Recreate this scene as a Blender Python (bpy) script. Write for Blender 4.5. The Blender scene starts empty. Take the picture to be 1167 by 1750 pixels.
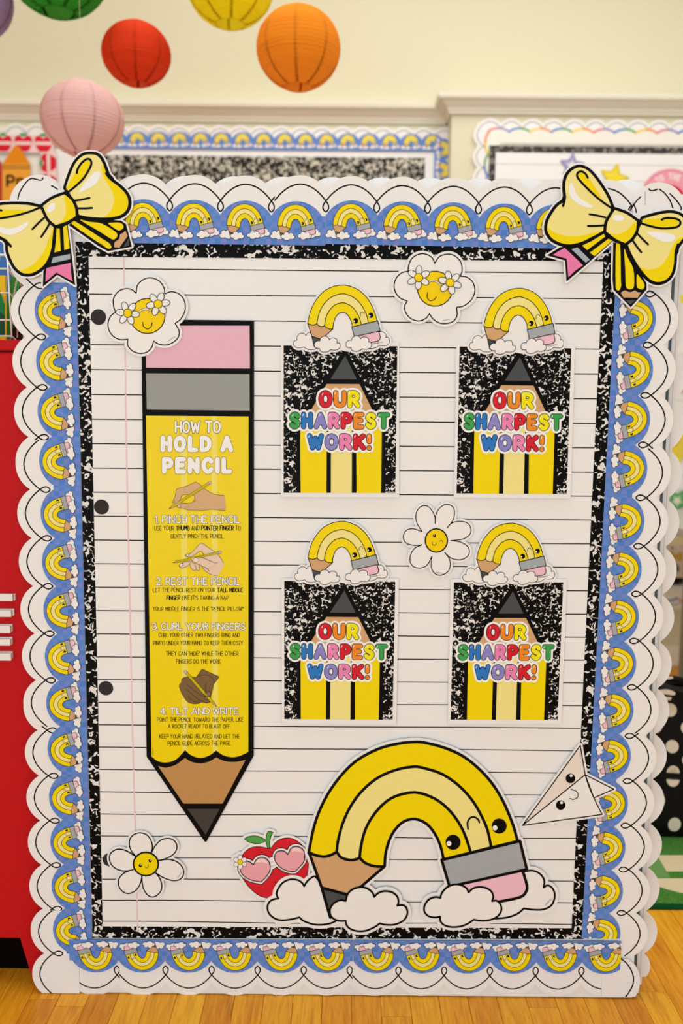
import bpy, bmesh, math, random
import numpy as np
from mathutils import Vector, Matrix
from mathutils.geometry import tessellate_polygon
random.seed(7)
SC = bpy.context.scene
COL = SC.collection
PI = math.pi

# ---------------------------------------------------------------- camera
FPX, IW, IH = 1441.0, 1167.0, 1750.0
PITCH, ROLL, CAMZ = math.radians(6.9), math.radians(0.55), 1.142
D = 1.53                                   # distance of the display board's face
cam = bpy.data.cameras.new('camera'); camo = bpy.data.objects.new('camera', cam); COL.objects.link(camo)
cam.sensor_fit = 'VERTICAL'; cam.sensor_height = 36.0; cam.lens = 36.0 * FPX / IH
cam.clip_start = 0.05; cam.clip_end = 60
_f = Vector((0, math.cos(PITCH), -math.sin(PITCH))); _u0 = Vector((0, math.sin(PITCH), math.cos(PITCH)))
_r0 = Vector((1, 0, 0))
_r = _r0 * math.cos(ROLL) + _u0 * math.sin(ROLL); _u = _u0 * math.cos(ROLL) - _r0 * math.sin(ROLL)
mw = Matrix((( _r.x, _u.x, -_f.x), (_r.y, _u.y, -_f.y), (_r.z, _u.z, -_f.z))).to_4x4()
mw.translation = Vector((0, 0, CAMZ)); camo.matrix_world = mw
cam.dof.use_dof = True; cam.dof.focus_distance = D * 1.02; cam.dof.aperture_fstop = 2.5
SC.camera = camo
SC.view_settings.view_transform = 'Standard'; SC.view_settings.look = 'None'
SC.view_settings.gamma = 1.0; SC.view_settings.use_curve_mapping = False
SC.view_settings.exposure = 0.05

def P(px, py, Y=D):
    """photo pixel -> world (x, z) on the vertical plane y = Y"""
    a = float(px - IW / 2) / FPX; b = -float(py - IH / 2) / FPX
    d = _f + a * _r + b * _u
    t = Y / d.y
    return d.x * t, CAMZ + d.z * t

# ---------------------------------------------------------------- world and lights
w = bpy.data.worlds.new('world'); SC.world = w; w.use_nodes = True
w.node_tree.nodes['Background'].inputs[0].default_value = (0.80, 0.93, 1.0, 1)
w.node_tree.nodes['Background'].inputs[1].default_value = 1.0
def area(name, loc, rot, sx, sy, power, col):
    l = bpy.data.lights.new(name, 'AREA'); l.shape = 'RECTANGLE'; l.size = sx; l.size_y = sy
    l.energy = power; l.color = col
    o = bpy.data.objects.new(name, l); COL.objects.link(o); o.location = loc; o.rotation_euler = rot
    return o
area('ceiling_light_near', (0.3, -0.4, 3.35), (math.radians(-12), 0, 0), 2.4, 1.2, 4, (0.86, 0.96, 1.0))
area('middle_fill', (0.2, 1.3, 3.4), (0, 0, 0), 2.6, 0.8, 32, (0.86, 0.96, 1.0))  # added fill, not a known fixture: brightens lantern fronts, cabinet top and floor
area('ceiling_light_far', (0.2, 2.7, 3.4), (0, 0, 0), 3.4, 1.0, 37, (0.97, 0.98, 0.96))
area('daylight_fill', (-1.0, -2.9, 1.0), (math.radians(90), 0, math.radians(-22)), 3.2, 1.9, 70, (0.71, 0.89, 1.0))  # unseen daylight fill, enlarged and lowered to brighten the lower board

# ---------------------------------------------------------------- materials
def lin(h):
    h = h.lstrip('#'); o = []
    for i in (0, 2, 4):
        c = int(h[i:i + 2], 16) / 255
        o.append(c / 12.92 if c <= .04045 else ((c + .055) / 1.055) ** 2.4)
    return (*o, 1)
MATS = {}
def mat(name, col=None, rough=.55, spec=.35, metal=0.0):
    spec = spec * .38 if spec < .45 else spec
    if name in MATS: return MATS[name]
    m = bpy.data.materials.new(name); m.use_nodes = True; b = m.node_tree.nodes['Principled BSDF']
    b.inputs['Base Color'].default_value = lin(col); b.inputs['Roughness'].default_value = rough
    b.inputs['Specular IOR Level'].default_value = spec; b.inputs['Metallic'].default_value = metal
    MATS[name] = m; return m
def nodes(m): return m.node_tree.nodes, m.node_tree.links, m.node_tree.nodes['Principled BSDF']
def flat_uv(m, rot=0.0):
    """object x,z as a flat 2-D coordinate"""
    n, l, b = nodes(m)
    tc = n.new('ShaderNodeTexCoord'); s = n.new('ShaderNodeSeparateXYZ'); c = n.new('ShaderNodeCombineXYZ')
    l.new(tc.outputs['Object'], s.inputs[0]); l.new(s.outputs[0], c.inputs[0]); l.new(s.outputs[2], c.inputs[1])
    c.inputs[2].default_value = .37
    return c.outputs[0]
def ramp(m, fac, stops, mode='LINEAR'):
    n, l, b = nodes(m); r = n.new('ShaderNodeValToRGB'); r.color_ramp.interpolation = mode
    e = r.color_ramp.elements
    while len(e) < len(stops): e.new(.5)
    for k, (p, c) in enumerate(stops): e[k].position = p; e[k].color = lin(c)
    l.new(fac, r.inputs[0]); return r.outputs[0]
def mix(m, fac, a, b_, mode='MIX'):
    n, l, b = nodes(m); x = n.new('ShaderNodeMix'); x.data_type = 'RGBA'; x.blend_type = mode
    for s, v in ((0, fac), (6, a), (7, b_)):
        if hasattr(v, 'is_linked'): l.new(v, x.inputs[s])
        else: x.inputs[s].default_value = v
    return x.outputs[2]
def noise(m, vec, scale, detail=2, rough=.5, dist=0.0, typ='ShaderNodeTexNoise'):
    n, l, b = nodes(m); t = n.new(typ); l.new(vec, t.inputs['Vector']); t.inputs['Scale'].default_value = scale
    t.inputs['Detail'].default_value = detail; t.inputs['Roughness'].default_value = rough; t.inputs['Distortion'].default_value = dist
    return t.outputs['Fac']
def bump(m, h, strength=.2, dist=.002):
    n, l, b = nodes(m); x = n.new('ShaderNodeBump'); x.inputs['Strength'].default_value = strength
    x.inputs['Distance'].default_value = dist; l.new(h, x.inputs['Height']); l.new(x.outputs[0], b.inputs['Normal'])
def composition(name, scale, lo=.575, white='#e6e0dc', black='#0b0908'):
    m = mat(name, '#111111', .5, .16); n, l, b = nodes(m); v = flat_uv(m)
    f = noise(m, v, scale, 1.2, .45, 1.1)
    l.new(ramp(m, f, [(0, black), (lo, black), (lo + .012, white), (1, white)]), b.inputs['Base Color'])
    return m

WHITE = mat('white_card', '#eee8e6', .55, .3)
PAPER = mat('poster_paper', '#efeae8', .5, .3)
_v = flat_uv(PAPER); bump(PAPER, noise(PAPER, _v, 5, 2, .5, .6), .25, .004)
INK = mat('black_ink', '#0c0908', .5, .16)
INK2 = mat('thin_ink', '#2a1f1c', .5, .3)
YEL = mat('pencil_yellow', '#f3d600', .5, .3)
LYEL = mat('pale_yellow', '#f2e08c', .5, .3)
GREY = mat('ferrule_grey', '#a5a8ac', .5, .3)
PINK = mat('eraser_pink', '#eebccb', .5, .3)
TAN = mat('wood_tan', '#d3a374', .5, .3)
LEAD = mat('lead_grey', '#4a4c4e', .5, .3)
HILITE = mat('highlight_white', '#f3eeec', .5, .3)
RED = mat('print_red', '#d6202f', .5, .3)
GREEN = mat('print_green', '#3fa04f', .5, .3)
BLUE = mat('print_blue', '#2f77c2', .5, .3)
PURPLE = mat('print_purple', '#8d86c8', .5, .3)
ORANGE = mat('print_orange', '#ee8a24', .5, .3)
HOTPINK = mat('print_hot_pink', '#ec85b4', .5, .3)
MARGIN = mat('margin_pink', '#edc3cc', .5, .3)
CLOUDW = mat('cloud_white', '#efe9e6', .5, .3)
COMP = composition('marbled_border', 98, .585)
COMP2 = composition('marbled_poster', 150, .585)
COMP3 = composition('marbled_board', 66, .53, '#cfc6b6', '#242320')

def checker():
    m = mat('blue_check', '#5f85cc', .5, .3); n, l, b = nodes(m); v = flat_uv(m)
    sc = n.new('ShaderNodeVectorMath'); sc.operation = 'SCALE'; l.new(v, sc.inputs[0]); sc.inputs['Scale'].default_value = 1 / .0099
    fl = n.new('ShaderNodeVectorMath'); fl.operation = 'FLOOR'; l.new(sc.outputs[0], fl.inputs[0])
    wn = n.new('ShaderNodeTexWhiteNoise'); wn.noise_dimensions = '3D'; l.new(fl.outputs[0], wn.inputs['Vector'])
    ck = n.new('ShaderNodeTexChecker'); l.new(fl.outputs[0], ck.inputs[0]); ck.inputs['Scale'].default_value = .5001
    a = ramp(m, wn.outputs[0], [(0, '#4f7fc9'), (.45, '#4f7fc9'), (.46, '#5c84cc'), (1, '#5c84cc')]); c = ramp(m, wn.outputs[0], [(0, '#698bcf'), (.5, '#698bcf'), (.52, '#7485ca'), (1, '#7485ca')])
    ad = n.new('ShaderNodeSeparateXYZ'); l.new(fl.outputs[0], ad.inputs[0]); sm = n.new('ShaderNodeMath'); l.new(ad.outputs[0], sm.inputs[0]); l.new(ad.outputs[1], sm.inputs[1])
    md = n.new('ShaderNodeMath'); md.operation = 'FLOORED_MODULO'; l.new(sm.outputs[0], md.inputs[0]); md.inputs[1].default_value = 2
    l.new(mix(m, md.outputs[0], a, c), b.inputs['Base Color']); return m
CHECK = checker()

# ---------------------------------------------------------------- object helpers
def props(o, label=None, cat=None, group=None, kind=None):
    for k, v in (('label', label), ('category', cat), ('group', group), ('kind', kind)):
        if v: o[k] = v
    return o
def empty(name, loc, label=None, cat=None, group=None, kind=None):
    o = bpy.data.objects.new(name, None); COL.objects.link(o); o.location = loc; o.empty_display_size = .02
    return props(o, label, cat, group, kind)
def link(name, me, parent=None, loc=(0, 0, 0), **kw):
    o = bpy.data.objects.new(name, me); COL.objects.link(o); o.location = loc
    if parent: o.parent = parent
    return props(o, **kw)
def mesh_from(name, verts, faces, mats, fm=None, smooth=False):
    me = bpy.data.meshes.new(name); me.from_pydata(verts, [], faces)
    for m in mats: me.materials.append(m)
    if fm: me.polygons.foreach_set('material_index', fm)
    if smooth: me.polygons.foreach_set('use_smooth', [True] * len(faces))
    me.update(); return me
def box_bm(bm, x0, x1, y0, y1, z0, z1, bev=0.0, mi=0):
    r = bmesh.ops.create_cube(bm, size=1); vs = r['verts']
    for v in vs: v.co = Vector(((x0 + x1) / 2 + v.co.x * (x1 - x0), (y0 + y1) / 2 + v.co.y * (y1 - y0), (z0 + z1) / 2 + v.co.z * (z1 - z0)))
    fs = list({f for v in vs for f in v.link_faces})
    for f in fs: f.material_index = mi
    if bev > 0:
        bmesh.ops.bevel(bm, geom=list({e for v in vs for e in v.link_edges}), offset=bev, segments=2, affect='EDGES', profile=.5)
def bm_obj(name, bm, m, parent=None, loc=(0, 0, 0), smooth=False, **kw):
    me = bpy.data.meshes.new(name); bm.to_mesh(me); bm.free()
    for x in (m if isinstance(m, (list, tuple)) else [m]): me.materials.append(x)
    if smooth: me.polygons.foreach_set('use_smooth', [True] * len(me.polygons))
    return link(name, me, parent, loc, **kw)
def box(name, x0, x1, y0, y1, z0, z1, m, parent=None, bev=0.0, **kw):
    """a box given in world coordinates; its origin is set at the parent's"""
    o = parent.location if parent else Vector(((x0 + x1) / 2, (y0 + y1) / 2, z0))
    bm = bmesh.new(); box_bm(bm, x0 - o[0], x1 - o[0], y0 - o[1], y1 - o[1], z0 - o[2], z1 - o[2], bev)
    return bm_obj(name, bm, m, parent, (0, 0, 0) if parent else o, **kw)
def tube_bm(bm, pts, r, seg=8):
    pts = [Vector(p) for p in pts]; rings = []
    for i, p in enumerate(pts):
        d = (pts[min(i + 1, len(pts) - 1)] - pts[max(i - 1, 0)]).normalized()
        a = d.orthogonal().normalized() if i == 0 else (rings_a - d * rings_a.dot(d)).normalized()
        rings_a = a; b = d.cross(a)
        rings.append([bm.verts.new(p + (a * math.cos(t) + b * math.sin(t)) * r) for t in [2 * PI * k / seg for k in range(seg)]])
    for A, B in zip(rings, rings[1:]):
        for k in range(seg): bm.faces.new((A[k], A[(k + 1) % seg], B[(k + 1) % seg], B[k]))
    bm.faces.new(list(reversed(rings[0]))); bm.faces.new(rings[-1])

# ---------------------------------------------------------------- 2-D drawing tools
def cr(pts, closed=False, n=6):
    """Catmull-Rom through the points"""
    if len(pts) < 3: return list(pts)
    out = []; N = len(pts); R = range(N if closed else N - 1)
    for i in R:
        if closed: p0, p1, p2, p3 = pts[(i - 1) % N], pts[i], pts[(i + 1) % N], pts[(i + 2) % N]
        else:
            p1, p2 = pts[i], pts[i + 1]
            p0 = pts[i - 1] if i else (2 * p1[0] - p2[0], 2 * p1[1] - p2[1])
            p3 = pts[i + 2] if i + 2 < N else (2 * p2[0] - p1[0], 2 * p2[1] - p1[1])
        for k in range(n):
            t = k / n; t2 = t * t; t3 = t2 * t
            out.append(tuple(.5 * (2 * p1[j] + (p2[j] - p0[j]) * t + (2 * p0[j] - 5 * p1[j] + 4 * p2[j] - p3[j]) * t2 + (3 * p1[j] - p0[j] - 3 * p2[j] + p3[j]) * t3) for j in (0, 1)))
    if not closed: out.append(tuple(pts[-1]))
    return out
def path(*segs, n=5):
    """smooth segments joined at sharp cusps"""
    out = []
    for s in segs:
        q = cr(s, n=n)
        out += q if not out else (q[1:] if math.dist(q[0], out[-1]) < 1e-6 else q)
    if math.dist(out[0], out[-1]) < 1e-6: out.pop()
    return out
def Z(pts, x0, y0, s):
    """zoomed-crop coordinates -> photo pixels"""
    return [(x0 + a / s, y0 + b / s) for a, b in pts]
def ell(cx, cy, rx, ry=None, rot=0, n=20):
    ry = rx if ry is None else ry; c, s = math.cos(rot), math.sin(rot)
    return [(cx + rx * math.cos(t) * c - ry * math.sin(t) * s, cy + rx * math.cos(t) * s + ry * math.sin(t) * c) for t in [2 * PI * k / n for k in range(n)]]

def contour(polys, margin, step=1.0, lines=()):
    """outline of everything within `margin` of the polygons / lines (marching squares)"""
    allp = np.array([p for q in polys for p in q] + [p for q, _ in lines for p in q])
    mg = margin + max([hw for _, hw in lines] + [0]) + 2 * step
    x0, y0 = allp.min(0) - mg; x1, y1 = allp.max(0) + mg
    xs = np.arange(x0, x1 + step, step); ys = np.arange(y0, y1 + step, step)
    X, Y = np.meshgrid(xs, ys); F = np.full(X.shape, 1e9)
    def segd(ax, ay, bx, by, F, r):
        lo = max(int((min(ax, bx) - r - x0) / step), 0); hi = int((max(ax, bx) + r - x0) / step) + 2
        lo2 = max(int((min(ay, by) - r - y0) / step), 0); hi2 = int((max(ay, by) + r - y0) / step) + 2
        xx = X[lo2:hi2, lo:hi]; yy = Y[lo2:hi2, lo:hi]
        dx, dy = bx - ax, by - ay; L = dx * dx + dy * dy + 1e-12
        t = np.clip(((xx - ax) * dx + (yy - ay) * dy) / L, 0, 1)
        return (slice(lo2, hi2), slice(lo, hi)), np.hypot(xx - ax - t * dx, yy - ay - t * dy)
    for q in polys:
        inside = np.zeros(X.shape, bool); dist = np.full(X.shape, 1e9); N = len(q)
        for i in range(N):
            (ax, ay), (bx, by) = q[i], q[(i + 1) % N]
            if ay != by:
                c = ((Y >= min(ay, by)) & (Y < max(ay, by))) & (X < (bx - ax) * (Y - ay) / (by - ay) + ax)
                inside ^= c
            sl, d = segd(ax, ay, bx, by, F, mg + 2 * step); dist[sl] = np.minimum(dist[sl], d)
        F = np.minimum(F, np.where(inside, -np.minimum(dist, mg), dist))
    for q, hw in lines:
        for (ax, ay), (bx, by) in zip(q, q[1:]):
            sl, d = segd(ax, ay, bx, by, F, mg + 2 * step + hw); F[sl] = np.minimum(F[sl], d - hw)
    F = F - margin; ins = F < 0; nxt = {}; pos = {}
    def ek(i, j, k):   # edge k of cell: 0 bottom,1 right,2 top,3 left
        return (('h', i, j), ('v', i, j + 1), ('h', i + 1, j), ('v', i, j))[k]
    def pt(e):
        t, i, j = e
        if t == 'h': a, b = F[i, j], F[i, j + 1]; u = a / (a - b); return (xs[j] + u * step, ys[i])
        a, b = F[i, j], F[i + 1, j]; u = a / (a - b); return (xs[j], ys[i] + u * step)
    s = ins[:-1, :-1].astype(int) + ins[:-1, 1:] * 2 + ins[1:, 1:] * 4 + ins[1:, :-1] * 8
    T = {1: [(3, 0)], 2: [(0, 1)], 3: [(3, 1)], 4: [(1, 2)], 5: [(3, 2), (1, 0)], 6: [(0, 2)], 7: [(3, 2)], 8: [(2, 3)], 9: [(2, 0)],
         10: [(0, 3), (2, 1)], 11: [(2, 1)], 12: [(1, 3)], 13: [(1, 0)], 14: [(0, 3)]}
    for i, j in np.argwhere((s > 0) & (s < 15)):
        for a, b in T[int(s[i, j])]: nxt[ek(i, j, a)] = ek(i, j, b)
    loops = []
    while nxt:
        k = next(iter(nxt)); lp = [k]; c = nxt.pop(k)
        while c in nxt: lp.append(c); c = nxt.pop(c)
        loops.append([pt(e) for e in lp])
    def ar(l): return abs(sum(a[0] * b[1] - b[0] * a[1] for a, b in zip(l, l[1:] + l[:1]))) / 2
    l = max(loops, key=ar); out = [l[0]]
    # simplify
    def rdp(p, e):
        if len(p) < 3: return p
        a, b = np.array(p[0]), np.array(p[-1]); q = np.array(p); d = b - a; L = np.hypot(*d) + 1e-12
        dd = np.abs(d[0] * (q[:, 1] - a[1]) - d[1] * (q[:, 0] - a[0])) / L; k = int(dd.argmax())
        if dd[k] < e: return [p[0], p[-1]]
        return rdp(p[:k + 1], e)[:-1] + rdp(p[k:], e)
    h = len(l) // 2
    return rdp(l[:h + 1], step * .06)[:-1] + rdp(l[h:] + l[:1], step * .06)[:-1]

DZ, SUB = 6e-5, 1.15e-6
class Art:
    """a flat printed thing drawn in layers, each layer a hair in front of the last"""
    def __init__(s, tf, y, y_face=0.0):
        s.tf = tf; s.y = y; s.level = 0; s.k = 0; s.parts = []; s.tfs = tf
    def part(s, name, **kw):
        p = dict(name=name, v=[], f=[], fm=[], mats=[], kw=kw); s.parts.append(p); return p
    def _mi(s, p, m):
        if m not in p['mats']: p['mats'].append(m)
        return p['mats'].index(m)
    def fill(s, p, pts, m, up=True):
        if up: s.level += 1
        y = -s.level * DZ; q = [s.tf(*a) for a in pts]; b = len(p['v'])
        p['v'] += [(x, y, z) for x, z in q]
        for t in tessellate_polygon([[Vector((x, z, 0)) for x, z in q]]):
            a, c, d = (q[k] for k in t)
            cr_ = (c[0] - a[0]) * (d[1] - a[1]) - (c[1] - a[1]) * (d[0] - a[0])
            p['f'].append([b + k for k in (t if cr_ > 0 else reversed(t))]); p['fm'].append(s._mi(p, m))
    def stroke(s, p, pts, wd, m, closed=False, cap=True, up=True, seg=10):
        if up: s.level += 1
        mi = s._mi(p, m); pts = [tuple(a) for a in pts]
        pts = [a for i, a in enumerate(pts) if i == 0 or math.dist(a, pts[i - 1]) > 1e-7]
        if closed and math.dist(pts[0], pts[-1]) < 1e-7: pts.pop()
        N = len(pts); h = wd / 2
        def add(poly):
            y = -s.level * DZ - (s.k % 47) * SUB; s.k += 1; b = len(p['v']); q = [s.tf(*a) for a in poly]
            p['v'] += [(x, y, z) for x, z in q]
            ar = sum(q[i][0] * q[(i + 1) % len(q)][1] - q[(i + 1) % len(q)][0] * q[i][1] for i in range(len(q)))
            ids = list(range(b, b + len(q))); p['f'].append(ids if ar > 0 else ids[::-1]); p['fm'].append(mi)
        def nrm(a, b):
            d = math.dist(a, b) or 1; return (-(b[1] - a[1]) / d, (b[0] - a[0]) / d)
        if N == 1: add(ell(pts[0][0], pts[0][1], h, n=seg)); return
        S = N if closed else N - 1; ns = [nrm(pts[i], pts[(i + 1) % N]) for i in range(S)]
        def vn(i):   # mitre at vertex i or None if the turn is sharp
            if not closed and i in (0, N - 1): return None
            a, b = ns[(i - 1) % S], ns[i % S]; dt = a[0] * b[0] + a[1] * b[1]
            if dt < .75: return None
            kk = 1 / (1 + dt); return ((a[0] + b[0]) * kk, (a[1] + b[1]) * kk)
        for i in range(S):
            A, B = pts[i], pts[(i + 1) % N]; n0 = vn(i) or ns[i]; n1 = vn((i + 1) % N) or ns[i]
            add([(A[0] + n0[0] * h, A[1] + n0[1] * h), (A[0] - n0[0] * h, A[1] - n0[1] * h), (B[0] - n1[0] * h, B[1] - n1[1] * h), (B[0] + n1[0] * h, B[1] + n1[1] * h)])
        for i in range(N):
            if vn(i) is None and (cap or (closed or 0 < i < N - 1)): add(ell(pts[i][0], pts[i][1], h, n=seg))
    def backing(s, name, outline, m, thick=.0006, parts=None, **kw):
        """solid card: front face at y=0, sides and back behind it"""
        p = s.part(name, **kw); mi = s._mi(p, m); q = [s.tf(*a) for a in outline]; n = len(q)
        ar = sum(q[i][0] * q[(i + 1) % n][1] - q[(i + 1) % n][0] * q[i][1] for i in range(n))
        if ar < 0: q.reverse()
        p['v'] += [(x, 0, z) for x, z in q] + [(x, thick, z) for x, z in q]
        for t in tessellate_polygon([[Vector((x, z, 0)) for x, z in q]]):
            a, c, d = (q[k] for k in t); cc = (c[0] - a[0]) * (d[1] - a[1]) - (c[1] - a[1]) * (d[0] - a[0])
            t = list(t) if cc > 0 else list(reversed(t))
            p['f'].append(t); p['f'].append([n + k for k in reversed(t)]); p['fm'] += [mi, mi]
        for i in range(n): p['f'].append([i, n + i, n + (i + 1) % n, (i + 1) % n]); p['fm'].append(mi)
        return p
    def root(s, name, label, cat, group=None, base=None):
        """Empty at the lowest middle of everything drawn; parts become children"""
        vs = [v for p in s.parts for v in p['v']]
        if base is None: base = ((min(v[0] for v in vs) + max(v[0] for v in vs)) / 2, min(v[2] for v in vs))
        r = empty(name, (base[0], s.y, base[1]), label, cat, group)
        for p in s.parts: s.emit(p, r, base)
        return r
    def emit(s, p, r, base=(0, 0), clip=None, loc=(0, 0, 0)):
        if not p['v']: return
        me = mesh_from(p['name'], [(x - base[0], y, z - base[1]) for x, y, z in p['v']], p['f'], p['mats'], p['fm'])
        if clip: clip_mesh(me, clip)
        return link(p['name'], me, r, loc, **p['kw'])
def clip_mesh(me, planes):
    bm = bmesh.new(); bm.from_mesh(me)
    for co, no in planes:
        bmesh.ops.bisect_plane(bm, geom=bm.verts[:] + bm.edges[:] + bm.faces[:], plane_co=co, plane_no=no, clear_outer=True, dist=1e-7)
    bm.to_mesh(me); bm.free(); me.update()

# ---------------------------------------------------------------- stroke lettering
_G = {
'A': '8;0,0 4,10 8,0|1.4,3.4 6.6,3.4', 'B': '6.5;0,0 0,10|~0,10 4.5,9.9 5.6,7.6 4.2,5.6 0,5.2|~0,5.2 5,4.8 6.5,2.6 4.8,.2 0,0',
'C': '7;~7,8.2 5.4,9.8 3,10 .6,7.8 0,5 .6,2.2 3,0 5.6,.3 7,1.9', 'D': '7;0,0 0,10|~0,10 3.8,9.6 6.6,7.4 7,5 6.6,2.6 3.8,.4 0,0',
'E': '6;6,10 0,10 0,0 6,0|0,5.2 5,5.2', 'F': '6;6,10 0,10 0,0|0,5.2 5,5.2', 'G': '7.4;~7,8.2 5.4,9.8 3,10 .6,7.8 0,5 .6,2.2 3,0 5.6,.3 7.2,2.2 7.3,4.4|7.3,4.4 4.2,4.4',
'H': '6.6;0,0 0,10|6.6,0 6.6,10|0,5.2 6.6,5.2', 'I': '0.01;0,0 0,10', 'J': '5;~5,10 5,3 4,.4 1.8,0 0,2', 'K': '6.4;0,0 0,10|6.2,10 0,4.6|1.6,6 6.4,0', 'L': '5.6;0,10 0,0 5.6,0',
'M': '8.4;0,0 .8,10 4.2,3 7.6,10 8.4,0', 'N': '7;0,0 0,10 7,0 7,10', 'O': '7.4;~3.7,10 1,8.6 0,5 1,1.4 3.7,0 6.4,1.4 7.4,5 6.4,8.6 3.7,10',
'P': '6.4;0,0 0,10|~0,10 4,9.9 6.4,8 6,5.2 4,4.2 0,4', 'Q': '7.4;~3.7,10 1,8.6 0,5 1,1.4 3.7,0 6.4,1.4 7.4,5 6.4,8.6 3.7,10|4.6,2.6 7.6,-.6',
'R': '6.6;0,0 0,10|~0,10 4,9.9 6.2,8 5.8,5.6 4,4.7 0,4.5|3,4.6 6.6,0', 'S': '6;~6,8.4 4.4,9.9 1.8,9.8 .3,8 1.2,6 4.6,4.6 6,2.6 4.6,.4 2,0 0,1.6',
'T': '7.4;0,10 7.4,10|3.7,10 3.7,0', 'U': '6.8;~0,10 0,4 .8,1.2 3.4,0 6,1.2 6.8,4 6.8,10', 'V': '7;0,10 3.5,0 7,10', 'W': '9.6;0,10 2.4,0 4.8,8 7.2,0 9.6,10',
'X': '6.6;0,0 6.6,10|0,10 6.6,0', 'Y': '7;0,10 3.5,5 7,10|3.5,5 3.5,0', 'Z': '6.4;0,10 6.4,10 0,0 6.4,0',
'1': '2.4;0,7.6 2.4,10 2.4,0', '2': '6;~0,7.8 1.6,9.8 4.2,9.9 5.7,8 4.8,5.4 0,0|0,0 6,0', '3': '6;~0,8.8 2.4,10 5.2,8.8 4.8,6.2 2.4,5.4|~2.4,5.4 5.6,4.6 6,2 4,.1 1.6,.1 0,1.6',
'4': '6.6;5,0 5,10 0,3 6.6,3', '.': '0.01;0,0 0,.2', ',': '0.8;.8,.6 0,-1.4', "'": '0.01;0,10 0,7.6', '"': '2;0,10 .2,7.6|2,10 1.8,7.6', '!': '0.01;0,10 0,5.4|0,0 0,.1',
'(': '1.8;~1.8,11 .2,7.5 0,5 .2,2.5 1.8,-1', ')': '1.8;~0,11 1.6,7.5 1.8,5 1.6,2.5 0,-1', 'p': '5.4;0,-3.6 0,6.6|~0,6 3,6.8 5.4,5 5.4,2 3,.2 0,1',
'o': '5;~2.5,6.6 .4,5.4 0,3.3 .4,1.2 2.5,0 4.6,1.2 5,3.3 4.6,5.4 2.5,6.6'}
def glyph(c):
    wd, st = _G[c].split(';'); out = []
    for q in st.split('|'):
        sm = q[0] == '~'; pts = [tuple(float(t) for t in a.split(',')) for a in q.lstrip('~').split()]
        out.append(cr(pts, n=3) if sm else pts)
    return float(wd), out
def letters(s, A, B, h, wd, gap=None):
    """glyph strokes laid on the baseline A->B (pixels, y down); returns [(char, [strokes])]"""
    L = math.dist(A, B); tx = ((B[0] - A[0]) / L, (B[1] - A[1]) / L); up = (tx[1], -tx[0])
    gap = .17 * h if gap is None else gap; s = s.replace('*', ''); spw = .48 * h + (.8 * gap if gap > .17 * h else 0)
    tot = sum(glyph(c)[0] for c in s if c != ' ') + 1e-6; ng = sum(1 for a, b in zip(s, s[1:]) if a != ' ' and b != ' ')
    sx = (L - wd - ng * gap - s.count(' ') * spw) / tot; x = wd / 2; out = []; hh = (h - wd) / 10
    for i, c in enumerate(s):
        if c == ' ': x += spw; continue
        gw, st = glyph(c); res = []
        for q in st: res.append([(A[0] + tx[0] * (x + a * sx) + up[0] * (wd / 2 + b * hh), A[1] + tx[1] * (x + a * sx) + up[1] * (wd / 2 + b * hh)) for a, b in q])
        out.append((c, res)); x += gw * sx + (gap if i + 1 < len(s) and s[i + 1] != ' ' else 0)
    return out
def text(art, p, s, A, B, h, wd, m, gap=None, bold=(), seg=6):
    """s may hold *bold* runs"""
    flags = []; on = False
    for c in s:
        if c == '*': on = not on; continue
        if c != ' ': flags.append(on)
    art.level += 1; jit = random.Random(s)
    for (c, st), b in zip(letters(s, A, B, h, wd, gap), flags):
        dy = jit.uniform(-.06, .06) * h if gap is None else 0
        for q in st:
            art.stroke(p, [(x, y + dy) for x, y in q], wd * (1.55 if b else 1), m, up=False, seg=seg)
def bubble(art, p, s, A, B, h, wd, fills, ol, ink=None, halo=0, hilite=True, gap=None):
    """fat round lettering: halo, outline, coloured fill and glints"""
    gl = letters(s, A, B, h, wd + 2 * ol, gap if gap is not None else wd + ol * 1.2)
    if halo:
        art.level += 1
        for c, st in gl:
            for q in st: art.stroke(p, q, wd + 2 * ol + 2 * halo, HILITE, up=False, seg=14)
    art.level += 1
    for c, st in gl:
        for q in st: art.stroke(p, q, wd + 2 * ol, ink or INK, up=False, seg=14)
    art.level += 1
    for k, (c, st) in enumerate(gl):
        for q in st: art.stroke(p, q, wd, fills[k % len(fills)], up=False, seg=14)
    if hilite:
        art.level += 1
        for c, st in gl:
            q = max(st, key=lambda a: -min(t[1] for t in a)); q0 = min(q, key=lambda t: t[1] + t[0] * .5)
            o = wd * .24; art.stroke(p, [(q0[0] - o, q0[1] + o * 1.4), (q0[0] - o * .2, q0[1] - o * .3)], wd * .16, HILITE, up=False, seg=6)

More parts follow.
